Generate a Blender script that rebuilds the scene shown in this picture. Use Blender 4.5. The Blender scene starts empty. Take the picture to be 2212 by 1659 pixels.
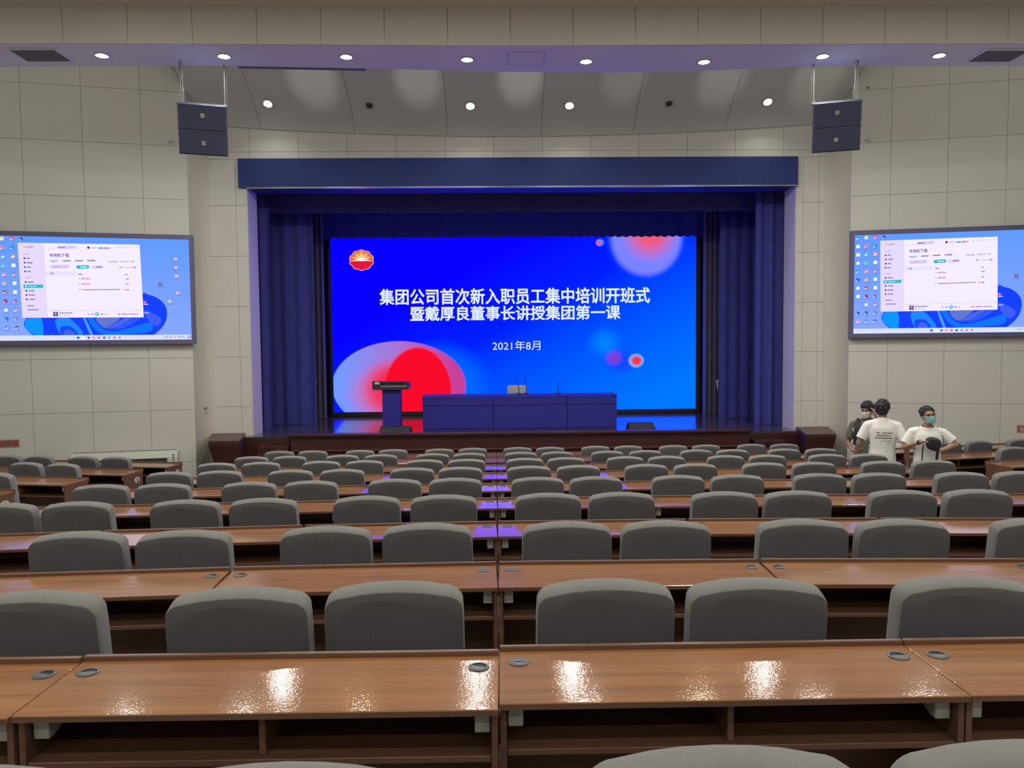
import bpy, bmesh, math, random
import numpy as np
from mathutils import Vector, Matrix
from mathutils.bvhtree import BVHTree

random.seed(7)
sc = bpy.context.scene
COL = sc.collection
PI = math.pi

# ------------------------------------------------------------------ camera
IW, IH, FPX = 2212., 1659., 1661.
CZ = 2.745                                  # camera height above the front hall floor
YAW, PITCH, ROLL = math.radians(1.132), math.radians(-3.093), math.radians(.507)
_fw = Vector((math.sin(YAW)*math.cos(PITCH), math.cos(YAW)*math.cos(PITCH), math.sin(PITCH)))
_r = Vector((math.cos(YAW), -math.sin(YAW), 0)); _u = _r.cross(_fw)
CR = _r*math.cos(ROLL) - _u*math.sin(ROLL); CU = _u*math.cos(ROLL) + _r*math.sin(ROLL)
camd = bpy.data.cameras.new('camera'); cam = bpy.data.objects.new('camera', camd); COL.objects.link(cam)
camd.sensor_width = 36; camd.lens = FPX/IW*36; camd.clip_end = 200; camd.clip_start = .05
M = Matrix((CR, CU, -_fw)).transposed().to_4x4(); M.translation = (0, 0, CZ); cam.matrix_world = M
sc.camera = cam

def ray(px, py): return CR*((px-IW/2)/FPX) - CU*((py-IH/2)/FPX) + _fw
CAM = Vector((0, 0, CZ))
def on_z(px, py, z): d = ray(px, py); return CAM + d*((z-CZ)/d.z)
def on_y(px, py, y): d = ray(px, py); return CAM + d*(y/d.y)
def on_pl(px, py, P, n): d = ray(px, py); return CAM + d*((P-CAM).dot(n)/d.dot(n))

# ------------------------------------------------------------------ world, exposure
w = bpy.data.worlds.new('world'); sc.world = w; w.use_nodes = True
w.node_tree.nodes['Background'].inputs[0].default_value = (.02, .02, .025, 1)
w.node_tree.nodes['Background'].inputs[1].default_value = .5
sc.view_settings.view_transform = 'Standard'; sc.view_settings.look = 'None'
sc.view_settings.exposure = 0; sc.view_settings.gamma = 1; sc.view_settings.use_curve_mapping = False
AUD_POWER = 36       # audience ceiling downlights
SOF_POWER = 58       # soffit downlights
COVE_POWER = 10       # cove downlights
WASH_POWER = 130      # hidden cove wash lamps
LED_GAIN = 1.05
FLOOD_POWER = 11     # broad floods on top of the soffit
LED_BOOST = 2.9      # the stage screen is overexposed: its full channels run past white
sc.cycles.use_adaptive_sampling = True; sc.cycles.adaptive_threshold = .02; sc.cycles.max_bounces = 7; sc.cycles.diffuse_bounces = 4; sc.cycles.glossy_bounces = 4; sc.cycles.transmission_bounces = 2; sc.cycles.sample_clamp_indirect = 6; sc.cycles.caustics_reflective = False; sc.cycles.caustics_refractive = False
TV_GAIN = 1.15

# ------------------------------------------------------------------ materials
def lin(c):
    return tuple((v/12.92 if v <= .04045 else ((v+.055)/1.055)**2.4) for v in (x/255 for x in c))
def lin2(c):
    return tuple(v*(LED_BOOST if x >= 236 and i == 2 and c[0] < 60 else 1.) for i, (v, x) in enumerate(zip(lin(c), c)))
class NT:
    def __init__(s, name):
        s.m = bpy.data.materials.new(name); s.m.use_nodes = True; s.t = s.m.node_tree
        s.b = s.t.nodes['Principled BSDF']; s.out = s.t.nodes['Material Output']
    def n(s, typ, **kw):
        o = s.t.nodes.new(typ)
        for k, v in kw.items(): setattr(o, k, v)
        return o
    def l(s, a, b): s.t.links.new(a, b)
MATS = {}
def mat(name, col, rough=.6, var=.08, scale=8., bump=0., bscale=60., metal=0., spec=.5, coat=0., stretch=(1, 1, 1), sheen=0.):
    if name in MATS: return MATS[name]
    k = NT(name); tc = k.n('ShaderNodeTexCoord'); mp = k.n('ShaderNodeMapping')
    mp.inputs['Scale'].default_value = stretch; k.l(tc.outputs['Object'], mp.inputs[0])
    nz = k.n('ShaderNodeTexNoise'); nz.inputs['Scale'].default_value = scale; nz.inputs['Detail'].default_value = 4
    k.l(mp.outputs[0], nz.inputs['Vector'])
    mx = k.n('ShaderNodeMix', data_type='RGBA')
    mx.inputs[6].default_value = (*[max(0, c*(1-var)) for c in col], 1)
    mx.inputs[7].default_value = (*[min(1, c*(1+var)) for c in col], 1)
    k.l(nz.outputs[0], mx.inputs[0]); k.l(mx.outputs[2], k.b.inputs['Base Color'])
    k.b.inputs['Roughness'].default_value = rough; k.b.inputs['Metallic'].default_value = metal
    k.b.inputs['Specular IOR Level'].default_value = spec; k.b.inputs['Coat Weight'].default_value = coat
    k.b.inputs['Coat Roughness'].default_value = .1
    k.b.inputs['Sheen Weight'].default_value = sheen
    if bump:
        n2 = k.n('ShaderNodeTexNoise'); n2.inputs['Scale'].default_value = bscale; n2.inputs['Detail'].default_value = 3
        k.l(mp.outputs[0], n2.inputs['Vector'])
        bp = k.n('ShaderNodeBump'); bp.inputs['Strength'].default_value = bump; bp.inputs['Distance'].default_value = .01
        k.l(n2.outputs[0], bp.inputs['Height']); k.l(bp.outputs[0], k.b.inputs['Normal'])
    MATS[name] = k.m; return k.m
def wood(name, c1, c2, rough=.25, sx=.35, sy=9., bump=.12, coat=.3, bscale=220, crough=.12, spec=.5):
    if name in MATS: return MATS[name]
    k = NT(name); tc = k.n('ShaderNodeTexCoord'); mp = k.n('ShaderNodeMapping')
    oi = k.n('ShaderNodeObjectInfo'); ad = k.n('ShaderNodeVectorMath', operation='MULTIPLY_ADD')
    ad.inputs[1].default_value = (1, 1, 1); cb = k.n('ShaderNodeCombineXYZ'); ml = k.n('ShaderNodeMath', operation='MULTIPLY'); ml.inputs[1].default_value = 37
    k.l(oi.outputs['Random'], ml.inputs[0]); k.l(ml.outputs[0], cb.inputs[0]); k.l(ml.outputs[0], cb.inputs[1])
    k.l(tc.outputs['Object'], ad.inputs[0]); k.l(cb.outputs[0], ad.inputs[2]); k.l(ad.outputs[0], mp.inputs[0])
    mp.inputs['Scale'].default_value = (sx, sy, sy)
    nz = k.n('ShaderNodeTexNoise'); nz.inputs['Scale'].default_value = 2.2; nz.inputs['Detail'].default_value = 6; nz.inputs['Roughness'].default_value = .62; nz.inputs['Distortion'].default_value = .6
    k.l(mp.outputs[0], nz.inputs['Vector'])
    rp = k.n('ShaderNodeValToRGB'); e = rp.color_ramp.elements
    e[0].position = .3; e[0].color = (*c1, 1); e[1].position = .7; e[1].color = (*c2, 1)
    k.l(nz.outputs[0], rp.inputs[0]); k.l(rp.outputs[0], k.b.inputs['Base Color'])
    k.b.inputs['Roughness'].default_value = rough; k.b.inputs['Coat Weight'].default_value = coat; k.b.inputs['Coat Roughness'].default_value = crough; k.b.inputs['Specular IOR Level'].default_value = spec
    n2 = k.n('ShaderNodeTexNoise'); n2.inputs['Scale'].default_value = bscale; n2.inputs['Detail'].default_value = 2
    k.l(tc.outputs['Object'], n2.inputs['Vector'])
    bp = k.n('ShaderNodeBump'); bp.inputs['Strength'].default_value = bump; bp.inputs['Distance'].default_value = .004
    k.l(n2.outputs[0], bp.inputs['Height']); k.l(bp.outputs[0], k.b.inputs['Normal']); k.l(bp.outputs[0], k.b.inputs['Coat Normal'])
    MATS[name] = k.m; return k.m
def emit(name, col, strength=1.):
    if name in MATS: return MATS[name]
    k = NT(name); em = k.n('ShaderNodeEmission'); em.inputs[0].default_value = (*col, 1); em.inputs[1].default_value = strength
    k.t.nodes.remove(k.b); k.l(em.outputs[0], k.out.inputs[0]); MATS[name] = k.m; return k.m

M_WALL = mat('wall_panel_cream', (.66, .65, .595), .75, .04, 1.5, .05, 90)
M_JOINT = mat('joint_dark', (.34, .33, .29), .9)
M_SOFF = mat('soffit_white', (.80, .79, .78), .7, .03, 1.2, .05, 80)
M_COVE = mat('cove_grey', (.52, .52, .52), .7, .05, 1.2, .08, 60)
M_CEIL = mat('ceiling_cream', (.66, .645, .56), .8, .04, 1.)
M_FLOOR = mat('floor_dark_carpet', (.22, .20, .195), .95, .25, 30, .2, 200)
M_BLACKC = mat('curtain_black_blue_glare', (.05, .053, .30), .9, .3, 5, .2, 90)  # strong blue is the big screen's glare, put into the fabric colour
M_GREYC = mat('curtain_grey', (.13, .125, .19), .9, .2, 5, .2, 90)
M_HEAD = mat('header_black_blue_glare', (.016, .034, .18), .7, .15, 3)  # bluish tint stands in for screen glare painted over a black box
M_DRED = wood('stage_dark_red_wood', lin((58, 28, 28)), lin((74, 38, 36)), .42, .4, 7, .05, .15)
M_STAGE = wood('stage_floor_boards', lin((62, 56, 60)), lin((84, 76, 78)), .14, .5, 11, .02, .35)
M_DESK = wood('desk_veneer', lin((128, 81, 42)), lin((160, 108, 60)), .5, .5, 10, .065, 1., 150, .07, .15)
M_DESK.node_tree.nodes['Principled BSDF'].inputs['Coat IOR'].default_value = 1.68
M_DESKE = wood('desk_veneer_dark_edge', lin((98, 68, 52)), lin((118, 86, 66)), .38, .5, 10, .1, .1)
M_FAB = mat('chair_fabric', (.21, .212, .20), .95, .12, 14, .5, 520, spec=.2, sheen=.25)
M_FABR = mat('chair_fabric_rear_shade', (.135, .132, .14), .95, .12, 14, .45, 520, spec=.15, sheen=.15)  # same fabric as the front, darkened for the shade on the rear face
M_BLK = mat('black_metal', (.02, .02, .022), .45, .2, 10, metal=.2)
M_PLB = mat('black_plastic', (.025, .025, .027), .4, .2, 20)
M_PLG = mat('grommet_grey_plastic', (.09, .095, .095), .35, .15, 30)
M_PLW = mat('white_plastic', (.48, .48, .43), .5, .06, 10)
M_ACW = mat('air_conditioner_white', (.60, .63, .56), .4, .04, 6)
M_BEZ = mat('screen_bezel', (.13, .12, .22), .4, .1, 6)  # pale purple tone holds the glow of the picture, put into the colour
M_SPK = mat('speaker_cabinet', (.035, .046, .10), .6, .2, 40, .25, 400)  # bluish cast is the stage screen's veil, put into the cabinet colour
M_BADGE = mat('badge_grey', (.42, .43, .45), .4, .05)
M_STEEL = mat('rod_steel', (.02, .02, .02), .6, .1)
M_GRILLE = mat('grille_grey', (.14, .14, .145), .6, .1, 20)
M_RED = mat('sign_red', (.33, .05, .04), .5, .06)
M_CREAM = mat('sign_cream', (.66, .55, .42), .5, .05)
M_LAMPOFF = mat('lamp_off_reflector', (.1, .1, .11), .3, .1, metal=.5)
M_RING = mat('lamp_ring', (.5, .5, .48), .4, .05)
M_SKIN = mat('skin', (.42, .245, .165), .55, .06, 30)
M_SKIN2 = mat('skin_brown', (.33, .185, .125), .55, .06, 30)
M_HAIR = mat('hair_black', (.014, .014, .018), .55, .3, 90, .5, 300)
M_TEE = mat('tee_white', (.84, .84, .79), .9, .05, 12, .3, 40)
M_TEEG = mat('tee_olive_grey', (.13, .13, .105), .9, .1, 12, .3, 40)
M_NAVY = mat('trousers_navy', (.02, .023, .045), .9, .15, 12)
M_MASKB = mat('mask_blue', (.26, .52, .56), .8, .05, 30)
M_MASKW = mat('mask_white', (.72, .72, .66), .8, .05, 30)
M_BAG = mat('bag_black', (.02, .02, .03), .6, .2, 20, .3, 90)
M_PRINT = mat('print_dark', (.06, .06, .07), .8, .1)
M_WHITEC = mat('chair_cover_white', (.45, .45, .45), .85, .05, 10)
M_TABLE = mat('table_dark_cloth_blue_glare', (.019, .016, .27), .6, .15, 8, .1, 60)  # blue component is the haze around the stage, painted into the table

# ------------------------------------------------------------------ mesh helpers
class MB:
    def __init__(s): s.v = []; s.f = []
    def quad(s, *p):
        i = len(s.v); s.v += [tuple(q) for q in p]; s.f.append(tuple(range(i, i+len(p)))); return s
    def box(s, x0, x1, y0, y1, z0, z1):
        i = len(s.v)
        s.v += [(x0, y0, z0), (x1, y0, z0), (x1, y1, z0), (x0, y1, z0), (x0, y0, z1), (x1, y0, z1), (x1, y1, z1), (x0, y1, z1)]
        s.f += [tuple(i+k for k in q) for q in ((0, 3, 2, 1), (4, 5, 6, 7), (0, 1, 5, 4), (1, 2, 6, 5), (2, 3, 7, 6), (3, 0, 4, 7))]
        return s
    def prism(s, poly, z0, z1):
        # poly counter-clockwise in xy
        n = len(poly); i = len(s.v)
        s.v += [(x, y, z0) for x, y in poly] + [(x, y, z1) for x, y in poly]
        s.f += [tuple(range(i+n-1, i-1, -1)), tuple(range(i+n, i+2*n))]
        s.f += [(i+k, i+(k+1) % n, i+n+(k+1) % n, i+n+k) for k in range(n)]; return s
    def loft(s, rings, cap=True, closed=True):
        n = len(rings[0]); i = len(s.v)
        for r in rings: s.v += [tuple(p) for p in r]
        for a in range(len(rings)-1):
            for k in range(n if closed else n-1):
                b = i+a*n; k2 = (k+1) % n
                s.f.append((b+k, b+k2, b+n+k2, b+n+k))
        if cap:
            s.f.append(tuple(range(i+n-1, i-1, -1))); s.f.append(tuple(range(i+(len(rings)-1)*n, i+len(rings)*n)))
        return s
    def tube(s, pts, r, seg=8):
        pts = [Vector(p) for p in pts]; rs = r if isinstance(r, (list, tuple)) else [r]*len(pts); rings = []
        for k, p in enumerate(pts):
            d = (pts[min(k+1, len(pts)-1)]-pts[max(k-1, 0)]).normalized()
            a = d.cross(Vector((0, 0, 1)) if abs(d.z) < .9 else Vector((1, 0, 0))).normalized(); b = d.cross(a)
            rings.append([p+(a*math.cos(2*PI*q/seg)+b*math.sin(2*PI*q/seg))*rs[k] for q in range(seg)])
        return s.loft(rings)
    def lathe(s, prof, seg=20, c=(0, 0, 0)):
        rings = [[(c[0]+r*math.cos(2*PI*q/seg), c[1]+r*math.sin(2*PI*q/seg), c[2]+z) for q in range(seg)] for r, z in prof]
        return s.loft(rings)
    def mesh(s, name):
        m = bpy.data.meshes.new(name); m.from_pydata(s.v, [], s.f); m.update()
        bm = bmesh.new(); bm.from_mesh(m); bmesh.ops.recalc_face_normals(bm, faces=bm.faces); bm.to_mesh(m); bm.free()
        return m
def smooth(me, ang=40):
    for p in me.polygons: p.use_smooth = True
    try: me.set_sharp_from_angle(angle=math.radians(ang))
    except Exception: pass
    return me
def bevel(me, w=.004, seg=2, ang=30):
    bm = bmesh.new(); bm.from_mesh(me)
    ed = [e for e in bm.edges if len(e.link_faces) == 2 and e.calc_face_angle(0) > math.radians(ang)]
    bmesh.ops.bevel(bm, geom=ed, offset=w, segments=seg, affect='EDGES', profile=.5, clamp_overlap=True)
    bm.to_mesh(me); bm.free(); return me
def link(name, me, m=None, parent=None, loc=None, rot=None, mw=None):
    if isinstance(me, MB): me = me.mesh(name)
    if m is not None and not me.materials: me.materials.append(m)
    o = bpy.data.objects.new(name, me); COL.objects.link(o)
    if parent is not None: o.parent = parent
    if loc is not None: o.location = loc
    if rot is not None: o.rotation_euler = rot
    if mw is not None: o.matrix_local = mw
    return o
def tag(o, label, cat, group=None, kind=None):
    o['label'] = label; o['category'] = cat
    if group: o['group'] = group
    if kind: o['kind'] = kind
    return o
def struct(name, me, m, label, cat='structure', loc=None, mw=None):
    o = link(name, me, m, None, loc, None, mw); return tag(o, label, cat, None, 'structure')
def empty(name, label, cat, loc=(0, 0, 0), rz=0, group=None, mw=None, kind=None):
    o = bpy.data.objects.new(name, None); COL.objects.link(o); o.empty_display_size = .1
    o.location = loc; o.rotation_euler = (0, 0, rz)
    if mw is not None: o.matrix_world = mw
    return tag(o, label, cat, group, kind)
ORD = ['zeroth', 'first', 'second', 'third', 'fourth', 'fifth', 'sixth', 'seventh', 'eighth', 'ninth', 'tenth', 'eleventh', 'twelfth', 'thirteenth', 'fourteenth', 'fifteenth']

_font = None
def text_mesh(s, bold=0., res=3):
    cu = bpy.data.curves.new('txt', 'FONT'); cu.body = s; cu.size = 1; cu.resolution_u = res
    cu.align_x = 'LEFT'
    o = bpy.data.objects.new('txt', cu); COL.objects.link(o)
    dg = bpy.context.evaluated_depsgraph_get(); me = bpy.data.meshes.new_from_object(o.evaluated_get(dg))
    bpy.data.objects.remove(o); bpy.data.curves.remove(cu)
    me.materials.clear()
    if bold:
        n = len(me.vertices); a = np.empty(n*3); me.vertices.foreach_get('co', a); a = a.reshape(-1, 3)
        fs = [tuple(p.vertices) for p in me.polygons]; vs = []; ff = []
        for k, (dx, dy) in enumerate([(0, 0)]+[(math.cos(q*PI/3), math.sin(q*PI/3)) for q in range(6)]):
            vs += [(x+dx*bold, y+dy*bold, 0) for x, y, _ in a]; ff += [tuple(i+k*n for i in f) for f in fs]
        me = bpy.data.meshes.new('txt'); me.from_pydata(vs, [], ff); me.update()
    return me
def fit(me, x0, x1, y0, y1, z=0.):
    n = len(me.vertices); a = np.empty(n*3); me.vertices.foreach_get('co', a); a = a.reshape(-1, 3)
    mn = a.min(0); mx = a.max(0)
    a[:, 0] = x0+(a[:, 0]-mn[0])/(mx[0]-mn[0])*(x1-x0); a[:, 1] = y0+(a[:, 1]-mn[1])/(mx[1]-mn[1])*(y1-y0); a[:, 2] = z
    me.vertices.foreach_set('co', a.ravel()); me.update(); return me

# ------------------------------------------------------------------ the room: tiers, walls, ceiling
P = 1.41; SL = .091; HC = 1.02
def row_y(i): return P*(i+.863)
def floor_i(i): return CZ - .587 - HC - SL*row_y(i)
XL, XR = -12.5, 13.4
fl = struct('floor', MB().box(XL, XR, P*9.7, 24, -.2, 0.), M_FLOOR, 'dark flat hall floor in front of the stage', 'floor')
tm = {}
for i in range(-5, 9):
    link('floor_tier', MB().box(-4.35, 5.55, P*(i+.7), P*(i+1.7)-.001, -.2, max(.002, floor_i(i))), M_FLOOR, fl)
# side blocks stand on their own turned tiers
SIDE_A = math.radians(9.8)
LROW = [(12.72, -1.94), (11.25, -1.81), (9.8, -1.68), (8.36, -1.555), (6.93, -1.43)]      # far edge y at inner end, desk height
RROW = [(13.18, -1.93), (11.65, -1.80), (10.12, -1.67), (8.6, -1.54), (7.1, -1.42)]
def side_tier(sgn, xin, xout, rows):
    ta = math.tan(SIDE_A)
    for j, (yf, zd) in enumerate(rows):
        y0 = yf-1.33 if j < len(rows)-1 else -8.; y1 = yf+.12 if j else 14.5
        if j: y1 = rows[j-1][0]-1.33-.001
        dx = abs(xout-xin)*ta
        poly = [(xin, y0), (xout, y0+(dx if y0 > -5 else 0)), (xout, y1+dx if j else 14.0), (xin, y1)]
        if sgn < 0: poly = poly[::-1]
        link('floor_tier', MB().prism(poly, -.2, CZ+zd-.744), M_FLOOR, fl)
side_tier(-1, -4.36, XL, LROW); side_tier(1, 5.56, XR, RROW)
ZTOP = CZ+5.3
struct('wall_back', MB().box(XL-.2, XR+.2, -7.3, -7.1, -.2, ZTOP), M_WALL, 'cream rear wall of the auditorium behind the camera', 'wall')
struct('wall_left', MB().box(XL-.2, XL, -7.1, 20.9, -.2, ZTOP), M_WALL, 'cream left side wall of the auditorium', 'wall')
struct('wall_right', MB().box(XR, XR+.2, -7.1, 20.9, -.2, ZTOP), M_WALL, 'cream right side wall of the auditorium', 'wall')

# splayed walls beside the stage with metre-square panels
SA = math.radians(12.5)
EL = Vector((-5.83, 14.92, 0)); DL = Vector((-math.cos(SA), -math.sin(SA), 0)); NL = Vector((math.sin(SA), -math.cos(SA), 0))
ER = Vector((6.87, 14.90, 0)); DR = Vector((math.cos(SA), -math.sin(SA), 0)); NR = Vector((-math.sin(SA), -math.cos(SA), 0))
def frame(E, D, N):
    """matrix: local x = screen right, y = up, z = out of the wall"""
    X = D if D.x > 0 else -D
    m = Matrix((X, Vector((0, 0, 1)), N)).transposed().to_4x4(); m.translation = E; return m
FL = frame(EL, DL, NL); FR = frame(ER, DR, NR)
TL = 6.9
def panel_mesh(w, h, th=.018, g=.005):
    return bevel(MB().box(g/2, w-g/2, g/2, h-g/2, 0, th).mesh('panel'), .002, 1)
pm_cache = {}
def panel(parent, x0, x1, y0, y1, m=M_WALL, th=.018, g=.005):
    key = (round(x1-x0, 3), round(y1-y0, 3), th, m.name)
    if key not in pm_cache: pm_cache[key] = panel_mesh(x1-x0, y1-y0, th, g); pm_cache[key].materials.append(m)
    return link('panel', pm_cache[key], None, parent, (x0, y0, .001))
zj = [-.02+CZ*0] ; zj = [0, CZ-2.24, CZ-1.24, CZ-.24, CZ+.76, CZ+1.76, CZ+2.76, CZ+3.76, CZ+4.76, ZTOP]
for nm, F, sg, lab in (('wall_front_left', FL, -1, 'cream panelled splayed wall left of the stage'), ('wall_front_right', FR, 1, 'cream panelled splayed wall right of the stage')):
    b = (-TL, -.0) if sg < 0 else (0., TL)
    wl = struct(nm, MB().box(b[0], b[1], -.2, ZTOP, -.25, 0.), M_JOINT, lab, 'wall', mw=F)
    tj = [0.0, .79, 1.79, 2.79, 3.79, 4.79, 5.79, TL] if sg < 0 else [0, .71, 1.71, 2.71, 3.71, 4.71, 5.71, TL]
    for a in range(len(tj)-1):
        for c in range(len(zj)-1):
            x0, x1 = (tj[a], tj[a+1]) if sg > 0 else (-tj[a+1], -tj[a])
            panel(wl, x0, x1, zj[c], zj[c+1])

# stage wall (flat, with the proscenium opening) and the curved returns
YS = 15.5
OX0, OX1 = -4.92, 6.055
ZH0 = CZ+3.09; ZH1 = CZ+3.66
ZCB = CZ+4.20
sw = struct('wall_stage', MB().box(-5.75, OX0, YS+.02, YS+.6, -.2, ZTOP).box(OX1, 6.75, YS+.02, YS+.6, -.2, ZTOP).box(OX0, OX1, YS+.02, YS+.6, ZH0+.2, ZTOP),
            M_JOINT, 'cream panelled stage wall around the proscenium opening', 'wall')
swp = bpy.data.objects.new('panel_grid', None)
def spanel(x0, x1, z0, z1):
    key = ('s', round(x1-x0, 3), round(z1-z0, 3))
    if key not in pm_cache:
        g = .005; pm_cache[key] = bevel(MB().box(g/2, x1-x0-g/2, -.018, 0, g/2, z1-z0-g/2).mesh('panel'), .002, 1); pm_cache[key].materials.append(M_WALL)
    link('panel', pm_cache[key], None, sw, (x0, YS+.018, z0))
bpy.data.objects.remove(swp)
zs2 = [0, CZ-2.24, CZ-1.24, CZ-.24, CZ+.76, CZ+1.76, CZ+2.76, CZ+3.66]
for a, b2 in ((-5.75, -5.70), (-5.70, -5.13), (-5.13, OX0), (OX1, OX1+.14), (OX1+.14, OX1+.45), (OX1+.45, 6.75)):
    for c in range(len(zs2)-1):
        if b2-a > .08: spanel(a, b2, zs2[c], zs2[c+1])
xs = [-5.75, -4.84]+[-3.875+.965*k for k in range(10)]+[5.775, 6.75]
for a in range(len(xs)-1):
    spanel(xs[a], xs[a+1], CZ+3.66, CZ+3.80); spanel(xs[a], xs[a+1], CZ+3.80, ZCB+.27)
# jamb returns (pale, facing into the opening)
M_JAMB = mat('jamb_white', (.66, .64, .60), .6, .03, 3)
for x0, x1, nm in ((OX0, OX0+.02, 'trim_1'), (OX1-.02, OX1, 'trim_2')):
    me = MB()
    zb = CZ-1.95
    me.box(x0-.0, x1, YS-.01, YS+.60, zb, ZH0)
    struct(nm, me, M_JAMB, 'pale return of the proscenium opening, ' + ('left side' if x0 < 0 else 'right side'), 'trim')
# concave fillets between splayed wall edge and stage wall
def fillet(name, E, F, lab):
    pts = []
    for k in range(13):
        t = k/12*PI/2
        pts.append((E.x+(F[0]-E.x)*(1-math.cos(t)), E.y+(F[1]-E.y)*math.sin(t)))
    mb = MB(); rings = [[(x, y, z) for x, y in pts] for z in (-.2, ZTOP)]
    mb.loft(rings, cap=False, closed=False); me = smooth(mb.mesh(name))
    return struct(name, me, mat('return_plaster', (.58, .56, .50), .7, .03, 2), lab, 'trim')
fillet('trim_3', EL, (-5.66, YS), 'curved plaster return left of the stage opening')
fillet('trim_4', ER, (6.62, YS), 'curved plaster return right of the stage opening')

# ceiling pieces
ZSOF = CZ+3.96
front_px = [(-900, 90), (0, 92), (440, 94), (1106, 98), (1770, 94), (2212, 93), (3000, 92)]
rear_px = [(-900, 149), (0, 145), (440, 141), (513, 143), (745, 147), (1000, 153), (1250, 158), (1480, 155), (1745, 142), (2212, 143), (3000, 145)]
fp = [on_z(x, y, ZSOF) for x, y in front_px]; rp_ = [on_z(x, y, ZSOF) for x, y in rear_px]
def arc_y(pts, x):
    return float(np.interp(x, [p.x for p in pts], [p.y for p in pts]))
XSOF = [XL+(XR-XL)*k/60 for k in range(61)]
def sm(pts, x): return sum(arc_y(pts, x+d) for d in (-.7, -.35, 0, .35, .7))/5
fy = [sm(fp, x) for x in XSOF]; ry = [sm(rp_, x) for x in XSOF]
poly = [(x, y+.012) for x, y in zip(XSOF, fy)]+[(x, y) for x, y in zip(XSOF[::-1], ry[::-1])]
so = struct('ceiling_soffit', MB().prism(poly, ZSOF, ZSOF+.16), M_SOFF, 'long white ceiling soffit with downlights in front of the stage', 'ceiling')
# fascia panels standing on the soffit front edge
fa = struct('ceiling_fascia', MB().prism([(x, y+.06) for x, y in zip(XSOF, fy)]+[(x, y+.11) for x, y in zip(XSOF[::-1], fy[::-1])], ZSOF+.01, CZ+4.6), M_JOINT, 'cream panelled ceiling fascia above the soffit', 'ceiling')
xf = [.247+.836*(k-16)-.02 for k in range(32)]
for a in range(len(xf)-1):
    x0, x1 = xf[a], xf[a+1]
    if x0 < XL or x1 > XR: continue
    y0, y1 = sm(fp, x0), sm(fp, x1); g = .003
    me = MB().prism([(x0+g, y0), (x1-g, y1), (x1-g, y1+.028), (x0+g, y0+.028)], ZSOF-.004, CZ+4.45)
    link('panel', me, M_CEIL, fa)
ce = struct('ceiling', MB().box(XL, XR, -7.1, 10.5, CZ+4.45, CZ+4.6).box(XL, XR, 10.5, 16.1, ZTOP, ZTOP+.15), M_CEIL, 'cream hall ceiling over the seats', 'ceiling')
# cove
COVE = [(15.47, 4.17), (15.44, 4.24), (15.33, 4.36), (15.15, 4.50), (14.9, 4.66), (14.5, 4.88), (14.05, 5.05), (13.4, 5.2), (12.6, 5.27), (11.9, 5.29)]
COVE = [(y, min(z+.17, 5.292)) for y, z in COVE]
def cove_y(x): return 0.29*(1-((x-.48)/6.4)**2)
cv = struct('ceiling_cove', MB().box(-5.8, 6.8, 11.9, 15.5, ZTOP-.004, ZTOP-.002), M_JOINT, 'curved grey ceiling cove above the proscenium', 'ceiling')
cseam = [-5.83, -4.6, -2.75, -.92, .93, 2.76, 4.6, 6.87]
for a in range(len(cseam)-1):
    x0, x1 = cseam[a]+.003, cseam[a+1]-.003; mb = MB(); rings = []
    for k in range(7):
        x = x0+(x1-x0)*k/6; d = cove_y(x)
        rings.append([(x, y, CZ+z-d*.9) for y, z in COVE])
    mb.loft(rings, cap=False, closed=False); link('cove_panel', smooth(mb.mesh('cove_panel')), M_COVE, cv)
xt = [-3.65+.2*k for k in range(10)]
struct('trim_5', MB().prism([(x, sm(rp_, x)+.02) for x in xt]+[(x, sm(rp_, x)+.09) for x in xt[::-1]], ZSOF-.003, ZSOF+.01), M_GRILLE, 'thin dark slot strip along the soffit rear edge', 'trim')

# soffit access hatch
hp = [on_z(x, y, ZSOF) for x, y in ((1100, 111), (1174, 111), (1172, 141), (1102, 141))]
ha = empty('ceiling_hatch', 'square access hatch in the soffit near the middle', 'hatch', (sum(p.x for p in hp)/4, sum(p.y for p in hp)/4, ZSOF))
hw, hd = .26, .26
link('door', bevel(MB().box(-hw+.02, hw-.02, -hd+.02, hd-.02, -.006, -.0005).mesh('door'), .002, 1), M_SOFF, ha)
hf = MB()
for b in ((-hw, hw, -hd, -hd+.012), (-hw, hw, hd-.012, hd), (-hw, -hw+.012, -hd+.012, hd-.012), (hw-.012, hw, -hd+.012, hd-.012)): hf.box(*b, -.004, -.0005)
link('frame', hf, M_RING, ha)

# ------------------------------------------------------------------ lamps
LIGHTD = {}
def lamp_light(kind, parent, power, col, size, loc=(0, 0, -.02), spot=None):
    key = (kind, power, col, size, spot)
    if key not in LIGHTD:
        if spot:
            d = bpy.data.lights.new('lamp_light', 'SPOT'); d.spot_size = math.radians(spot); d.spot_blend = .8; d.shadow_soft_size = size
        else:
            d = bpy.data.lights.new('lamp_light', 'AREA'); d.shape = 'DISK'; d.size = size; d.spread = math.radians(150) if kind == 'c' else PI
        d.energy = power; d.color = col; LIGHTD[key] = d
    o = bpy.data.objects.new('lamp_light', LIGHTD[key]); COL.objects.link(o); o.parent = parent; o.location = loc; return o
COOL = (.95, 1., .97); WARM = (1., .80, .55); NEUT = (1., .97, .88)
ring_me = smooth(MB().lathe([(.066, 0), (.096, 0), (.096, -.009), (.084, -.013), (.066, -.006)], 24).mesh('ring')); ring_me.materials.append(M_RING)
lens_me = {}
def lens(col, strength, r=.066):
    key = (col, strength, r)
    if key not in lens_me:
        lens_me[key] = smooth(MB().lathe([(r*.98, .002), (r, -.004), (r*.8, -.012), (.001, -.018)], 20).mesh('lens'))
        lens_me[key].materials.append(emit('lamp_glow_%d' % len(lens_me), col, strength))
    return lens_me[key]
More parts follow.
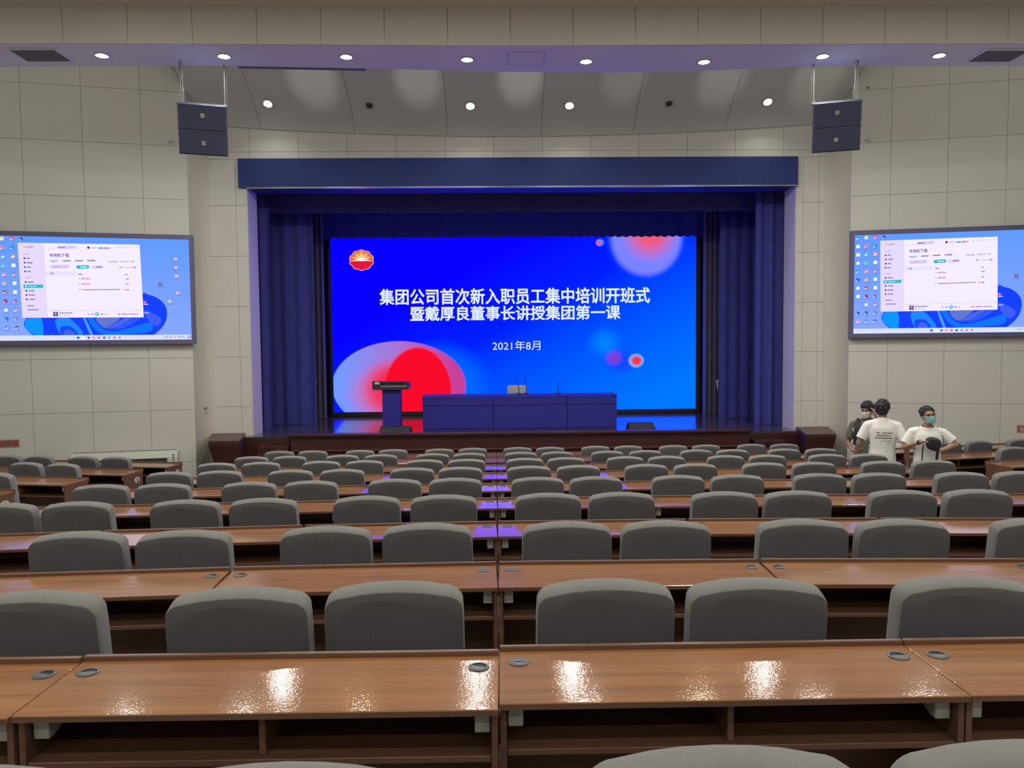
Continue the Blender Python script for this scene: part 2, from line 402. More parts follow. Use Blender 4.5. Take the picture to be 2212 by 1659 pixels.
cols = [COOL, COOL, WARM, NEUT, NEUT, WARM, NEUT, COOL]
for k, (x, y) in enumerate([(220, 119), (484, 121), (748, 122), (1009, 128), (1266, 132), (1521, 133), (1777, 121), (2029, 119)]):
    p = on_z(x, y, ZSOF)
    t = empty('soffit_downlight', 'lit round downlight in the white soffit, %s from the left%s' % (ORD[k+1], ', warm toned' if cols[k] == WARM else ''), 'downlight', p, 0, 'downlights along the soffit')
    link('ring', ring_me, None, t); link('lens', lens(cols[k], 50.), None, t, (0, 0, -.006))
    lamp_light('a', t, SOF_POWER, cols[k], .13, (0, 0, -.03))
def cove_point(px, py):
    best = None; X = None
    for k in range(len(COVE)-1):
        for q in range(40):
            y = COVE[k][0]+(COVE[k+1][0]-COVE[k][0])*q/40; z = COVE[k][1]+(COVE[k+1][1]-COVE[k][1])*q/40
            p = on_y(px, py, y); e = abs(p.z-(CZ+z-cove_y(p.x)*.9))
            if best is None or e < best[0]: best = (e, p, k)
    k = best[2]; t = Vector((0, COVE[k+1][0]-COVE[k][0], COVE[k+1][1]-COVE[k][1])).normalized()
    n = Vector((0, -t.z, t.y))
    if n.z > 0: n = -n
    return best[1], n
names = [(579, 223, 1), (798, 226, 0), (1016, 228, 1), (1230, 227, 1), (1445, 222, 0), (1658, 219, 1)]
for k, (x, y, on) in enumerate(names):
    p, n = cove_point(x, y)
    q = Vector((0, 0, -1)).rotation_difference(n).to_matrix().to_4x4(); q.translation = p+n*.012
    t = empty('cove_downlight', ('lit' if on else 'unlit') + ' round lamp in the curved cove, %s from the left' % ORD[k+1], 'downlight', mw=q, group='lamps in the curved cove')
    link('ring', ring_me, None, t)
    if on:
        link('lens', lens(NEUT, 40.), None, t, (0, 0, -.006)); lamp_light('c', t, COVE_POWER, NEUT, .13, (0, 0, -.03))
    else:
        bowl = MB().lathe([(.065, -.004), (.05, .02), (.022, .034), (.001, .036)], 20)
        link('reflector', smooth(bowl.mesh('reflector')), M_LAMPOFF, t, (0, 0, -.012))
        link('bulb', smooth(MB().lathe([(.001, -.01), (.022, -.006), (.03, .01), (.02, .03)], 12).mesh('bulb')), M_BADGE, t, (0, 0, -.004))
# wash lamps hidden on top of the soffit, aimed at the cove
for k, (x, st) in enumerate(((672, 1), (900, 1.0), (1125, 1.1), (1350, .45), (1565, .8), (1770, .7))):
    p, n = cove_point(x, 160)
    t = empty('cove_wash_lamp', 'small wash lamp aimed at the cove from the soffit top, %s from the left' % ORD[k+1], 'lamp', (p.x, 11.75, ZSOF+.5), 0, 'wash lamps behind the soffit')
    t.location = (p.x, sm(rp_, p.x)-.3, ZSOF+.16)
    link('base', MB().box(-.05, .05, -.05, .05, 0, .06), M_BLK, t)
    link('head', smooth(MB().lathe([(.03, .0), (.06, .02), (.06, .1)], 14).mesh('head')), M_BLK, t, (0, 0, .06), (math.radians(-65), 0, 0))
    d = (p-(t.location+Vector((0, .12, .14)))).normalized()
    o = lamp_light('s%d' % k, t, WASH_POWER*st, (.95, 1., .85), .04, (0, .12, .14), 19)
    o.rotation_euler = d.to_track_quat('-Z', 'Y').to_euler()
for k in range(8):
    x = -10.2+k*3.05
    t = empty('cove_flood_lamp', 'broad flood lamp lying on top of the soffit, %s from the left' % ORD[k+1], 'lamp', (x, sm(rp_, x)-.35, ZSOF+.16), 0, 'flood lamps behind the soffit')
    link('housing', bevel(MB().box(-.2, .2, -.06, .06, 0, .1).mesh('housing'), .01, 1), M_BLK, t)
    o = lamp_light('f', t, FLOOD_POWER, NEUT, .3, (0, .08, .2)); o.rotation_euler = (math.radians(110), 0, 0)
# audience ceiling lamps
for a in range(6):
    for b in range(5):
        x = .48+(a-2.5)*3.3; y = -4.6+b*3.1
        t = empty('ceiling_downlight', 'round downlight in the hall ceiling, %s from the left, %s row from the back' % (ORD[a+1], ORD[b+1]), 'downlight', (x, y, CZ+4.45), 0, 'downlights over the seats')
        link('ring', ring_me, None, t); link('lens', lens(NEUT, 40.), None, t, (0, 0, -.006))
        lamp_light('a', t, AUD_POWER, NEUT, .3, (0, 0, -.04))

# soffit air grilles
for pts, lab in (([(20, 103), (108, 102), (152, 133), (70, 134)], 'rectangular air grille at the left end of the soffit'), ([(2138, 104), (2226, 105), (2172, 134), (2092, 133)], 'rectangular air grille at the right end of the soffit')):
    q = [on_z(x, y, ZSOF) for x, y in pts]; cx = sum(p.x for p in q)/4; cy = sum(p.y for p in q)/4
    t = empty('air_grille', lab, 'air vent', (cx, cy, ZSOF), 0, 'soffit air grilles'); gw, gd = .33, .24
    fr = MB()
    for b in ((-gw, gw, -gd, -gd+.03), (-gw, gw, gd-.03, gd), (-gw, -gw+.03, -gd+.03, gd-.03), (gw-.03, gw, -gd+.03, gd-.03)): fr.box(*b, -.016, -.001)
    link('frame', fr, M_SOFF, t); link('backing', MB().box(-gw+.03, gw-.03, -gd+.03, gd-.03, -.003, -.001), M_BLK, t)
    sl = MB().box(-gw+.03, gw-.03, -.002, .014, -.013, -.010).mesh('slat'); sl.materials.append(M_GRILLE)
    for k in range(18): link('slat', sl, None, t, (0, -gd+.035+k*.0235, 0))

# ------------------------------------------------------------------ stage
ZST = CZ-1.82
st = struct('stage', MB().prism([(-5.05, 15.2), (6.15, 15.2), (6.15, 16.1), (7.4, 16.1), (7.4, 20.9), (-6.5, 20.9), (-6.5, 16.1), (-5.05, 16.1)], 0, ZST-.03), M_DRED, 'dark red wooden stage platform', 'stage')
npl = 48
plk = MB().box(-6.5, 7.4, 0, 5.7/npl-.003, ZST-.03, ZST).mesh('floor_board'); plk.materials.append(M_STAGE)
plk2 = MB().box(-5.05, 6.15, 0, 5.7/npl-.003, ZST-.03, ZST).mesh('floor_board'); plk2.materials.append(M_STAGE)
for k in range(npl): link('floor_board', plk if k > 7 else plk2, None, st, (0, 15.2+k*5.7/npl, 0))
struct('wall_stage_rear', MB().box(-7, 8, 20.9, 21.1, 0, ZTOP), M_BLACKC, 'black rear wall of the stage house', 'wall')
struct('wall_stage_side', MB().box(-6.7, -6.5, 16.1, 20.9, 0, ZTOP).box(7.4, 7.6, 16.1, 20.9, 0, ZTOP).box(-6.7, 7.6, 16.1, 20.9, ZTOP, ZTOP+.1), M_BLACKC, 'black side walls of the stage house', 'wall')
# apron with raised front fascia
ap = struct('stage_apron', MB().prism([(-4.0, 14.9), (4.93, 14.9), (5.05, 15.2), (-4.12, 15.2)], 0, ZST+.03), M_DRED, 'dark red wooden stage apron front', 'stage')
link('top_rail', bevel(MB().prism([(-3.98, 14.84), (4.91, 14.84), (5.02, 15.05), (-4.09, 15.05)], ZST+.03, ZST+.085).mesh('top_rail'), .008, 2), M_DRED, ap)
link('moulding', bevel(MB().box(-4.0, 4.93, 14.855, 14.9, ZST-.27, ZST-.23).mesh('moulding'), .01, 2), M_DRED, ap)
link('moulding', bevel(MB().box(-4.0, 4.93, 14.865, 14.9, ZST-.62, ZST-.58).mesh('moulding'), .01, 2), M_DRED, ap)
pp = bevel(MB().box(0, 1.24, 0, .02, .0, .29).mesh('front_panel'), .006, 1); pp.materials.append(M_DRED)
for k in range(7): link('front_panel', pp, None, ap, (-3.95+k*1.27, 14.88, ZST-.575))
M_STEPTXT = mat('step_lettering_pale_green', (.45, .58, .45), .6, .05)
for sgn, nm in ((-1, 'left'), (1, 'right')):
    c = -4.36 if sgn < 0 else 5.36
    t = empty('stage_steps', 'dark wooden steps up to the stage, %s side' % nm, 'steps', (c, 15.2, 0), 0, 'stage steps')
    for k in range(1, 6):
        zt = ZST-.154*k
        link('step', bevel(MB().box(-.3, .3, -.26*k, -.26*(k-1)-.002, 0, zt).mesh('step'), .008, 1), M_DRED, t)
    me = fit(text_mesh('小心台阶', .012), -.27, .03, 0, .085); 
    link('warning_lettering', me, M_STEPTXT, t, (0 if sgn < 0 else .02, -.263, ZST-.154-.115), (PI/2, 0, 0))
    # cheek block beside the steps
    ax = .48
    po = [(-5.345, 14.25), (-4.766, 14.25), (-5.067, 15.49), (-5.727, 15.49)]
    lo = [(-5.26, 14.33), (-4.80, 14.33), (-5.09, 15.49), (-5.62, 15.49)]
    if sgn > 0: po = [(2*ax-x+.06, y) for x, y in po][::-1]; lo = [(2*ax-x+.06, y) for x, y in lo][::-1]
    zc = CZ-1.768
    mid = [((a[0]+b[0])/2, (a[1]+b[1])/2) for a, b in zip(po, lo)]
    t2 = empty('stage_cheek_block', 'dark brown wooden block beside the stage steps, %s side' % nm, 'stage block', (0, 0, 0), 0, 'blocks flanking the stage')
    link('body', bevel(MB().loft([[(x, y, z) for x, y in pl] for pl, z in ((lo, 0), (lo, zc-.55), (mid, zc-.3), (po, zc-.1), (po, zc-.03))]).mesh('body'), .01, 2), M_DRED, t2)
    link('top_board', bevel(MB().prism(po, zc-.029, zc).mesh('top_board'), .008, 2), wood('block_top_wood', lin((74, 46, 42)), lin((92, 60, 54)), .45, .5, 8, .05, .1), t2)

# header
hd = empty('proscenium_header', 'long black header box above the stage opening', 'header', (0, YS, ZH0))
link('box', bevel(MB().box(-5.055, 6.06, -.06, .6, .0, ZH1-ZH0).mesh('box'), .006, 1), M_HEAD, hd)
link('bottom_rail', bevel(MB().box(-4.9, 6.05, -.075, .0, -.025, .012).mesh('bottom_rail'), .004, 1), mat('rail_dark_metal', (.12, .12, .13), .3, .1, metal=.8), hd)

# curtains
def curtain(name, lab, x0, x1, y, z0, z1, m, folds, amp, ang=0, flare=0, ragged=0):
    n = max(24, int(folds*10)); mb = MB(); rows = 14; rings = []; rnd = random.Random(name+lab)
    ph = [rnd.uniform(0, 6) for _ in range(3)]
    for side in (0, 1):
        for r in (range(rows) if side == 0 else range(rows-1, -1, -1)):
            f = r/(rows-1); ring = []
            for k in range(n+1):
                u = k/n; s = math.sin(u*folds*2*PI+ph[0]+.4*math.sin(u*9+ph[1]))*amp*(1-.35*f)
                s += flare*(1-f)**2*math.sin(u*5+ph[2])*.2
                x = x0+(x1-x0)*u+(flare*(1-f)**3*.15 if u > .5 else 0)
                z = z0+(z1-z0)*f+(ragged*math.sin(k*1.7)*.5*(1 if r == 0 else 0))
                ring.append((x, y+s+(x-x0)*math.tan(ang)+(.012 if side else 0), z))
            rings.append(ring)
    mb.loft(rings+[rings[0]], cap=False, closed=False)
    return tag(link(name, smooth(mb.mesh(name), 80), m), lab, 'curtain')
ZB = ZTOP-.1
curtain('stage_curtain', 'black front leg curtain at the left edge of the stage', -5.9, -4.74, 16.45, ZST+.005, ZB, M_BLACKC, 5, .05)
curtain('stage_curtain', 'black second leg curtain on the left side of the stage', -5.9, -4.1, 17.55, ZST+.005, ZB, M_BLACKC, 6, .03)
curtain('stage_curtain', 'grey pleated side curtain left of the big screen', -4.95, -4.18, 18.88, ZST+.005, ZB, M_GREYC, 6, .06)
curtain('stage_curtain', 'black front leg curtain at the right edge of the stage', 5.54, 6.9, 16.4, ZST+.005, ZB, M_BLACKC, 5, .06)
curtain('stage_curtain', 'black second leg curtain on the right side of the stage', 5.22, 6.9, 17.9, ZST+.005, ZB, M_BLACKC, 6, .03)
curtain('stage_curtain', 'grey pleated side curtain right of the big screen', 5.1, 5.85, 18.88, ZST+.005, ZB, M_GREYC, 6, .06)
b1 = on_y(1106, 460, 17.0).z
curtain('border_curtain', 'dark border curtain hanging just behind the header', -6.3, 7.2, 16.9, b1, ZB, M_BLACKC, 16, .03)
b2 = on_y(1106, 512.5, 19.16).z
curtain('border_curtain', 'dark blue border curtain hanging over the top of the big screen', -6.3, 7.2, 19.16, b2, ZB, mat('border_blue_glare', (.06, .07, .45), .9, .2, 6), 26, .025, ragged=.035)  # blue of this border is glare from the screen below, painted in
for px, y, lab in ((1550, 18.4, 'white ball-topped tie hanging at the right grey curtain'), (681, 18.0, 'white tie hanging at the left grey curtain')):
    p = on_y(px, 831, y)
    tag(link('curtain_tie', smooth(MB().lathe([(.001, .12), (.03, .115), (.042, .08), (.03, .05), (.025, .0), (.012, -.12), (.002, -.125)], 14).mesh('curtain_tie')), M_PLW, None, (p.x, p.y, p.z)), lab, 'curtain tie')

# ------------------------------------------------------------------ LED screen
YLED = 19.3
l0 = on_y(722, 891, YLED); l1 = on_y(1504, 512, YLED)
LX0, LX1 = -4.088, 5.02; LZ0 = CZ-1.71; LZ1 = CZ+2.63; LCX, LCZ = (LX0+LX1)/2, (LZ0+LZ1)/2
led = empty('led_screen', 'large blue stage screen showing white Chinese title lettering', 'screen', mw=Matrix.Translation((LCX, YLED, LCZ)) @ Matrix.Rotation(PI/2, 4, 'X'))
def L(px, py): p = on_y(px, py, YLED); return p.x-LCX, p.z-LCZ
def led_mat():
    k = NT('led_picture'); k.t.nodes.remove(k.b); tc = k.n('ShaderNodeTexCoord'); sp = k.n('ShaderNodeSeparateXYZ'); k.l(tc.outputs['Object'], sp.inputs[0])
    g = k.n('ShaderNodeMath', operation='MULTIPLY_ADD'); k.l(sp.outputs[0], g.inputs[0]); g.inputs[1].default_value = .09
    g2 = k.n('ShaderNodeMath', operation='MULTIPLY_ADD'); k.l(sp.outputs[1], g2.inputs[0]); g2.inputs[1].default_value = -.17; k.l(g2.outputs[0], g.inputs[2]); g2.inputs[2].default_value = .34
    rp = k.n('ShaderNodeValToRGB'); e = rp.color_ramp.elements
    e[0].position = 0; e[0].color = (*lin2((8, 0, 252)), 1); e[1].position = 1; e[1].color = (*lin2((0, 118, 255)), 1)
    x = e.new(.33); x.color = (*lin2((0, 30, 255)), 1); x = e.new(.62); x.color = (*lin2((0, 84, 255)), 1)
    k.l(g.outputs[0], rp.inputs[0]); cur = rp.outputs[0]
    def blob(cur, px, py, rx, ry, col, r0, r1, amt=1., col2=None, dirx=0, diry=0, spread=1.):
        cx, cy = L(px, py); s = YLED/FPX
        sb = k.n('ShaderNodeVectorMath', operation='SUBTRACT'); sb.inputs[1].default_value = (cx, cy, 0); k.l(tc.outputs['Object'], sb.inputs[0])
        dv = k.n('ShaderNodeVectorMath', operation='MULTIPLY'); dv.inputs[1].default_value = (1/(rx*s), 1/(ry*s), 0); k.l(sb.outputs[0], dv.inputs[0])
        ln = k.n('ShaderNodeVectorMath', operation='LENGTH'); k.l(dv.outputs[0], ln.inputs[0])
        mr = k.n('ShaderNodeMapRange', interpolation_type='SMOOTHSTEP'); mr.inputs[1].default_value = r0; mr.inputs[2].default_value = r1; mr.inputs[3].default_value = amt; mr.inputs[4].default_value = 0
        k.l(ln.outputs['Value'], mr.inputs[0])
        mx = k.n('ShaderNodeMix', data_type='RGBA'); k.l(mr.outputs[0], mx.inputs[0]); k.l(cur, mx.inputs[6])
        if col2:
            dt = k.n('ShaderNodeVectorMath', operation='DOT_PRODUCT'); dt.inputs[1].default_value = (dirx, diry, 0); k.l(dv.outputs[0], dt.inputs[0])
            m2 = k.n('ShaderNodeMapRange'); m2.inputs[1].default_value = -spread; m2.inputs[2].default_value = spread; k.l(dt.outputs['Value'], m2.inputs[0])
            mc = k.n('ShaderNodeMix', data_type='RGBA'); mc.inputs[6].default_value = (*lin2(col), 1); mc.inputs[7].default_value = (*lin2(col2), 1)
            k.l(m2.outputs[0], mc.inputs[0]); k.l(mc.outputs[2], mx.inputs[7])
        else: mx.inputs[7].default_value = (*lin2(col), 1)
        return mx.outputs[2]
    cur = blob(cur, 950, 840, 110, 100, (0, 110, 255), .5, 1.15, .8)                       # light rim right of the big blob
    cur = blob(cur, 862, 834, 144, 97, (112, 150, 255), .985, 1.01, 1., (196, 62, 150), 1, .1, .85)
    cur = blob(cur, 850, 850, 120, 80, (226, 84, 120), .25, 1.0, .85)
    cur = blob(cur, 845, 838, 72, 76, (238, 40, 80), .35, 1.0, .9)
    cur = blob(cur, 903, 846, 74, 98, (245, 10, 42), .93, 1.02, 1.)
    cur = blob(cur, 1396, 512, 96, 100, (10, 90, 255), .6, 1.0, .85)
    cur = blob(cur, 1396, 512, 82, 88, (122, 130, 240), .82, 1.02, .95)
    cur = blob(cur, 1404, 500, 72, 74, (236, 88, 112), .2, 1.0, 1.)
    cur = blob(cur, 1296, 524, 10, 9, (40, 130, 240), .7, 1.05, 1.)
    cur = blob(cur, 1294, 524, 8, 8, (240, 80, 110), .3, 1.0, 1.)
    cur = blob(cur, 1306, 740, 46, 42, (0, 128, 255), .1, 1.0, .9)
    cur = blob(cur, 1340, 780, 44, 34, (20, 60, 215), .3, 1.0, .75)
    cur = blob(cur, 1326, 773, 22, 20, (120, 62, 200), .4, 1.0, .95)
    cur = blob(cur, 1374, 779, 18, 16, (120, 160, 240), .85, 1.02, 1.)
    cur = blob(cur, 1375, 779, 14, 12.5, (246, 50, 70), .5, 1.0, 1.)
    em = k.n('ShaderNodeEmission'); k.l(cur, em.inputs[0]); em.inputs[1].default_value = LED_GAIN; k.l(em.outputs[0], k.out.inputs[0]); return k.m
hw, hh = (LX1-LX0)/2, (LZ1-LZ0)/2
link('picture', MB().quad((-hw, -hh, 0), (hw, -hh, 0), (hw, hh, 0), (-hw, hh, 0)), led_mat(), led)
link('cabinet', MB().box(-hw-.08, hw+.12, -hh-.1, hh+.06, -.22, -.005), M_BLK, led)
E_WHITE = emit('led_white', lin((226, 240, 255)), 1.)
for s_, bx, bold, nm in (('集团公司首次新入职员工集中培训开班式', (820, 1404, 622, 657), .022, 'title_line'), ('暨戴厚良董事长讲授集团第一课', (886, 1340, 660, 692), .022, 'title_line'), ('2021年8月', (1064, 1167, 736, 757), 0, 'date_line')):
    xm = (bx[0]+bx[1])/2
    a = L(bx[0], bx[3]); b = L(bx[1], bx[2]); ya = L(xm, bx[3])[1]; yb = L(xm, bx[2])[1]
    link(nm, fit(text_mesh(s_, bold, 3), a[0], b[0], ya, yb, .006), E_WHITE, led)
# scalloped emblem: orange upper petals with rays, red lower petals
ecx, ecy = L(781, 562); er = 25*YLED/FPX; ey = 21*YLED/FPX
def petal_outline(n=10, seg=8):
    pts = []
    for k in range(n):
        a0 = 2*PI*(k-.5)/n+PI/2; a1 = 2*PI*(k+.5)/n+PI/2
        for q in range(seg):
            u = q/seg; a = a0+(a1-a0)*u; r = .93+.09*math.sin(PI*u)
            pts.append((r*math.cos(a), r*math.sin(a)))
    return pts
po = petal_outline()
em_ = empty('emblem_tmp', 'x', 'x'); bpy.data.objects.remove(em_)
def poly_mesh(pts, z): return MB().quad(*[(ecx+x*er, ecy+y*ey, z) for x, y in pts])
link('emblem_rim', poly_mesh([(x*1.05, y*1.05) for x, y in po], .004), emit('emblem_rim_pink', lin((255, 190, 190)), 1.), led)
up = [(x, max(y, -.12+.14*(1-abs(x)))) for x, y in po]
link('emblem_lower_petals', poly_mesh([(x, min(y, -.02)) for x, y in po], .007), emit('emblem_red', lin((226, 24, 58)), 1.), led)
ke = NT('emblem_orange'); ke.t.nodes.remove(ke.b); tc = ke.n('ShaderNodeTexCoord'); gm = ke.n('ShaderNodeVectorMath', operation='DISTANCE'); gm.inputs[1].default_value = (ecx, ecy+.01, .01)
ke.l(tc.outputs['Object'], gm.inputs[0]); rr = ke.n('ShaderNodeValToRGB'); mr = ke.n('ShaderNodeMapRange'); mr.inputs[2].default_value = er; ke.l(gm.outputs['Value'], mr.inputs[0]); ke.l(mr.outputs[0], rr.inputs[0])
rr.color_ramp.elements[0].color = (*lin((255, 225, 120)), 1); rr.color_ramp.elements[1].color = (*lin((232, 104, 40)), 1); rr.color_ramp.elements[1].position = .75
e_ = ke.n('ShaderNodeEmission'); ke.l(rr.outputs[0], e_.inputs[0]); ke.l(e_.outputs[0], ke.out.inputs[0])
link('emblem_upper_petals', poly_mesh(up, .010), ke.m, led)
rays = MB()
for a in (0.02, 26, 55, 90, 125, 154, 179.98):
    a = math.radians(a); d = Vector((math.cos(a), math.sin(a))); nn = Vector((-d.y, d.x))
    yo = -.1*abs(d.x)
    q0 = Vector((0, -.02)); q1 = d*.95+Vector((0, yo))
    rays.quad(*[(ecx+q.x*er, ecy+q.y*ey, .013) for q in (q0-nn*.06, q1-nn*.012, q1+nn*.012, q0+nn*.06)])
rays.quad(*[(ecx+.16*math.cos(2*PI*q/16)*er, ecy+(.0+.12*math.sin(2*PI*q/16))*ey, .0135) for q in range(16)])
link('emblem_rays', rays, emit('emblem_white', (1, .97, .9), 1.), led)

# ------------------------------------------------------------------ side screens
EM = {}
def ecol(c):
    key = tuple(c)
    if key not in EM: EM[key] = emit('screen_%d_%d_%d' % key, lin(c), TV_GAIN)
    return EM[key]
SW_, SH_ = 3.35, 1.885
def zz(x, y):
    """coordinates read off an enlarged view of the left screen -> metres from screen centre"""
    top = 130+.034*x; s = (x+62-.012*(y-700))/2075; t = (y-top)/(1283-top-.003*x)
    return (s-.5)*SW_, (.5-t)*SH_
def wall_mat():
    k = NT('desktop_wallpaper'); k.t.nodes.remove(k.b); tc = k.n('ShaderNodeTexCoord'); sp = k.n('ShaderNodeSeparateXYZ'); k.l(tc.outputs['Object'], sp.inputs[0])
    mr = k.n('ShaderNodeMapRange'); mr.inputs[1].default_value = -.9; mr.inputs[2].default_value = .9; k.l(sp.outputs[1], mr.inputs[0])
    rp = k.n('ShaderNodeValToRGB'); e = rp.color_ramp.elements; e[0].color = (*lin((128, 158, 248)), 1); e[1].color = (*lin((92, 146, 250)), 1); k.l(mr.outputs[0], rp.inputs[0])
    em = k.n('ShaderNodeEmission'); k.l(rp.outputs[0], em.inputs[0]); em.inputs[1].default_value = TV_GAIN; k.l(em.outputs[0], k.out.inputs[0]); return k.m
M_WP = wall_mat()
class Flat:
    """flat screen content collected by colour"""
    def __init__(s): s.d = {}
    def mb(s, c, z): return s.d.setdefault((tuple(c), z), MB())
    def rect(s, x0, y0, x1, y1, c, z):
        p = [zz(x0, y1), zz(x1, y1), zz(x1, y0), zz(x0, y0)]; s.mb(c, z).quad(*[(a, b, z) for a, b in p])
    def disc(s, x, y, r, c, z, n=14):
        cx, cy = zz(x, y); R = r/2075*SW_; s.mb(c, z).quad(*[(cx+R*math.cos(2*PI*k/n), cy+R*math.sin(2*PI*k/n), z) for k in range(n)])
    def pill(s, x0, y0, x1, y1, c, z):
        (ax, ay), (bx, by) = zz(x0, (y0+y1)/2), zz(x1, (y0+y1)/2); r = (y1-y0)/2/1120*SH_
        pts = [(bx-r+r*math.cos(a), by+r*math.sin(a)) for a in [(-.5+k/6)*PI for k in range(7)]]+[(ax+r+r*math.cos(a), ay+r*math.sin(a)) for a in [(.5+k/6)*PI for k in range(7)]]
        s.mb(c, z).quad(*[(x, y, z) for x, y in pts])
    def blob(s, pts, c, z):
        n = len(pts); out = []
        for i in range(n):
            p0, p1, p2, p3 = (Vector(pts[(i+q) % n]) for q in (-1, 0, 1, 2))
            for q in range(5):
                t = q/5; out.append(.5*((2*p1)+(p2-p0)*t+(2*p0-5*p1+4*p2-p3)*t*t+(3*p1-p0-3*p2+p3)*t**3))
        s.poly([(v.x, min(v.y, 1224)) for v in out], c, z)
    def poly(s, pts, c, z): s.mb(c, z).quad(*[(*zz(x, y), z) for x, y in pts])
    def dash(s, x0, x1, y, h, c, z, seed):
        rnd = random.Random(seed); x = x0
        while x < x1-2:
            w_ = min(rnd.uniform(7, 12), x1-x); s.rect(x, y-h*rnd.uniform(.35, .5), x+w_, y+h*rnd.uniform(.35, .5), c, z); x += w_+rnd.uniform(2.5, 4)
DK = (92, 74, 132); GY = (172, 156, 204); TEAL = (52, 172, 196)
Fc = Flat()
def ell(cx, cy, rx, ry, a0, a1, n=20, rot=0):
    out = []
    for k in range(n+1):
        a = math.radians(a0+(a1-a0)*k/n); x = rx*math.cos(a); y = ry*math.sin(a); c_, s_ = math.cos(rot), math.sin(rot)
        out.append((cx+x*c_-y*s_, cy+x*s_+y*c_))
    return out
# wallpaper ribbons (generic blue folds)
Fc.blob([(255, 1105), (275, 1050), (330, 1010), (640, 1000), (1400, 780), (1560, 790), (1660, 830), (1730, 900), (1752, 985), (1735, 1080), (1690, 1150), (1620, 1212), (1450, 1340), (500, 1340), (345, 1222), (290, 1170)], (20, 62, 250), .002)
Fc.blob([(262, 1105), (285, 1048), (340, 1015), (420, 1020), (450, 1130), (430, 1300), (360, 1222), (295, 1170)], (14, 140, 255), .0025)
Fc.blob([(575, 1090), (600, 1040), (700, 1030), (800, 1120), (850, 1222), (640, 1222)], (30, 128, 252), .0025)
Fc.blob([(650, 1222), (620, 1150), (660, 1125), (740, 1135), (800, 1222)], (24, 70, 240), .0027)
Fc.blob([(665, 1222), (665, 1180), (700, 1160), (745, 1180), (770, 1222)], (64, 96, 214), .0029)
Fc.blob([(1000, 1035), (1240, 1035), (1160, 1110), (1075, 1145)], (92, 112, 196), .0029)
Fc.blob([(900, 1030), (960, 1035), (1050, 1150), (1180, 1185), (1340, 1150), (1560, 1090), (1600, 1140), (1560, 1190), (1420, 1210), (1100, 1222), (980, 1160)], (18, 108, 255), .0027)
Fc.blob([(1110, 1150), (1300, 1040), (1380, 1035), (1230, 1130)], (70, 96, 220), .0031)
Fc.blob([(1180, 1160), (1400, 1040), (1470, 1036), (1330, 1130)], (40, 84, 232), .0033)
Fc.blob([(1505, 960), (1600, 990), (1690, 1060), (1640, 1130), (1560, 1080)], (60, 88, 230), .0027)
Fc.blob([(860, 1030), (880, 1030), (960, 1222), (930, 1222)], (70, 150, 255), .0031)
# taskbar
Fc.rect(-62, 1225, 2040, 1283, (206, 212, 248), .003)
tb = [(806, (24, 108, 200)), (860, (240, 244, 252)), (914, (30, 96, 190)), (968, (232, 150, 150)), (1022, (190, 120, 180)), (1076, (28, 84, 196)), (1130, (120, 180, 200)), (1184, (228, 92, 150)), (1238, (170, 168, 130))]
for x, c in tb: (Fc.disc if x in (914, 1076, 1184) else lambda X, Y, r, c, z: Fc.rect(X-r, Y-r*.95, X+r, Y+r*.95, c, z))(x, 1253, 13, c, .006)
for k, x in enumerate((1724, 1752, 1786, 1830, 1874, 1902, 1930)): Fc.rect(x-7, 1243, x+7, 1255, (216, 80, 120) if x == 1830 else (110, 108, 160), .006)
Fc.dash(1985, 2020, 1242, 12, DK, .006, 5); Fc.dash(1968, 2020, 1258, 12, DK, .006, 6)
# music window
WZ = .008
Fc.poly([(217, 210), (1474, 246), (1501, 1034), (243, 1030)], (232, 224, 250), .006)
Fc.poly([(217, 210), (478, 217), (502, 1031), (243, 1030)], (218, 206, 244), WZ-.001)
Fc.disc(284, 258, 13, (214, 186, 90), WZ)
Fc.pill(612, 250, 808, 284, (204, 190, 230), WZ); Fc.disc(936, 272, 14, (70, 56, 112), WZ)
Fc.dash(628, 694, 266, 14, DK, WZ+.002, 1); Fc.dash(965, 1026, 275, 13, GY, WZ, 2); Fc.pill(1040, 270, 1092, 288, TEAL, WZ); Fc.pill(1096, 270, 1146, 288, (226, 110, 140), WZ); Fc.pill(1149, 271, 1170, 288, (196, 130, 170), WZ)
for x in (532, 578, 838, 1222, 1258, 1286, 1316, 1352, 1386, 1438): Fc.rect(x-5, 270, x+5, 281, GY, WZ)
for x0, x1, c in ((538, 620, (70, 156, 210)), (668, 748, DK), (796, 876, DK), (922, 1004, DK), (1146, 1240, GY), (1260, 1356, GY), (1376, 1410, GY)): Fc.dash(x0, x1, 413 if x0 < 1100 else 427, 17, c, WZ, x0)
Fc.rect(562, 428, 594, 432, (96, 150, 220), WZ)
Fc.pill(538, 456, 736, 494, (206, 192, 232), WZ); Fc.dash(584, 648, 475, 12, GY, WZ+.002, 9); Fc.pill(804, 462, 940, 500, TEAL, WZ); Fc.dash(848, 918, 481, 14, (236, 244, 252), WZ+.002, 10)
Fc.pill(958, 466, 1090, 502, (212, 200, 236), WZ); Fc.dash(1010, 1070, 484, 14, DK, WZ+.002, 11)
Fc.dash(1256, 1286, 489, 12, DK, WZ, 12)
for x in (1324, 1354, 1384): Fc.rect(x-7, 484, x+7, 497, GY, WZ)
Fc.rect(1402, 482, 1428, 500, (160, 144, 196), WZ)
Fc.poly([(490, 524), (800, 530), (802, 574), (492, 570)], (222, 212, 246), WZ); Fc.dash(540, 574, 548, 15, DK, WZ+.002, 14)
Fc.dash(822, 866, 560, 13, DK, WZ, 15); Fc.dash(1312, 1340, 569, 13, DK, WZ, 16)
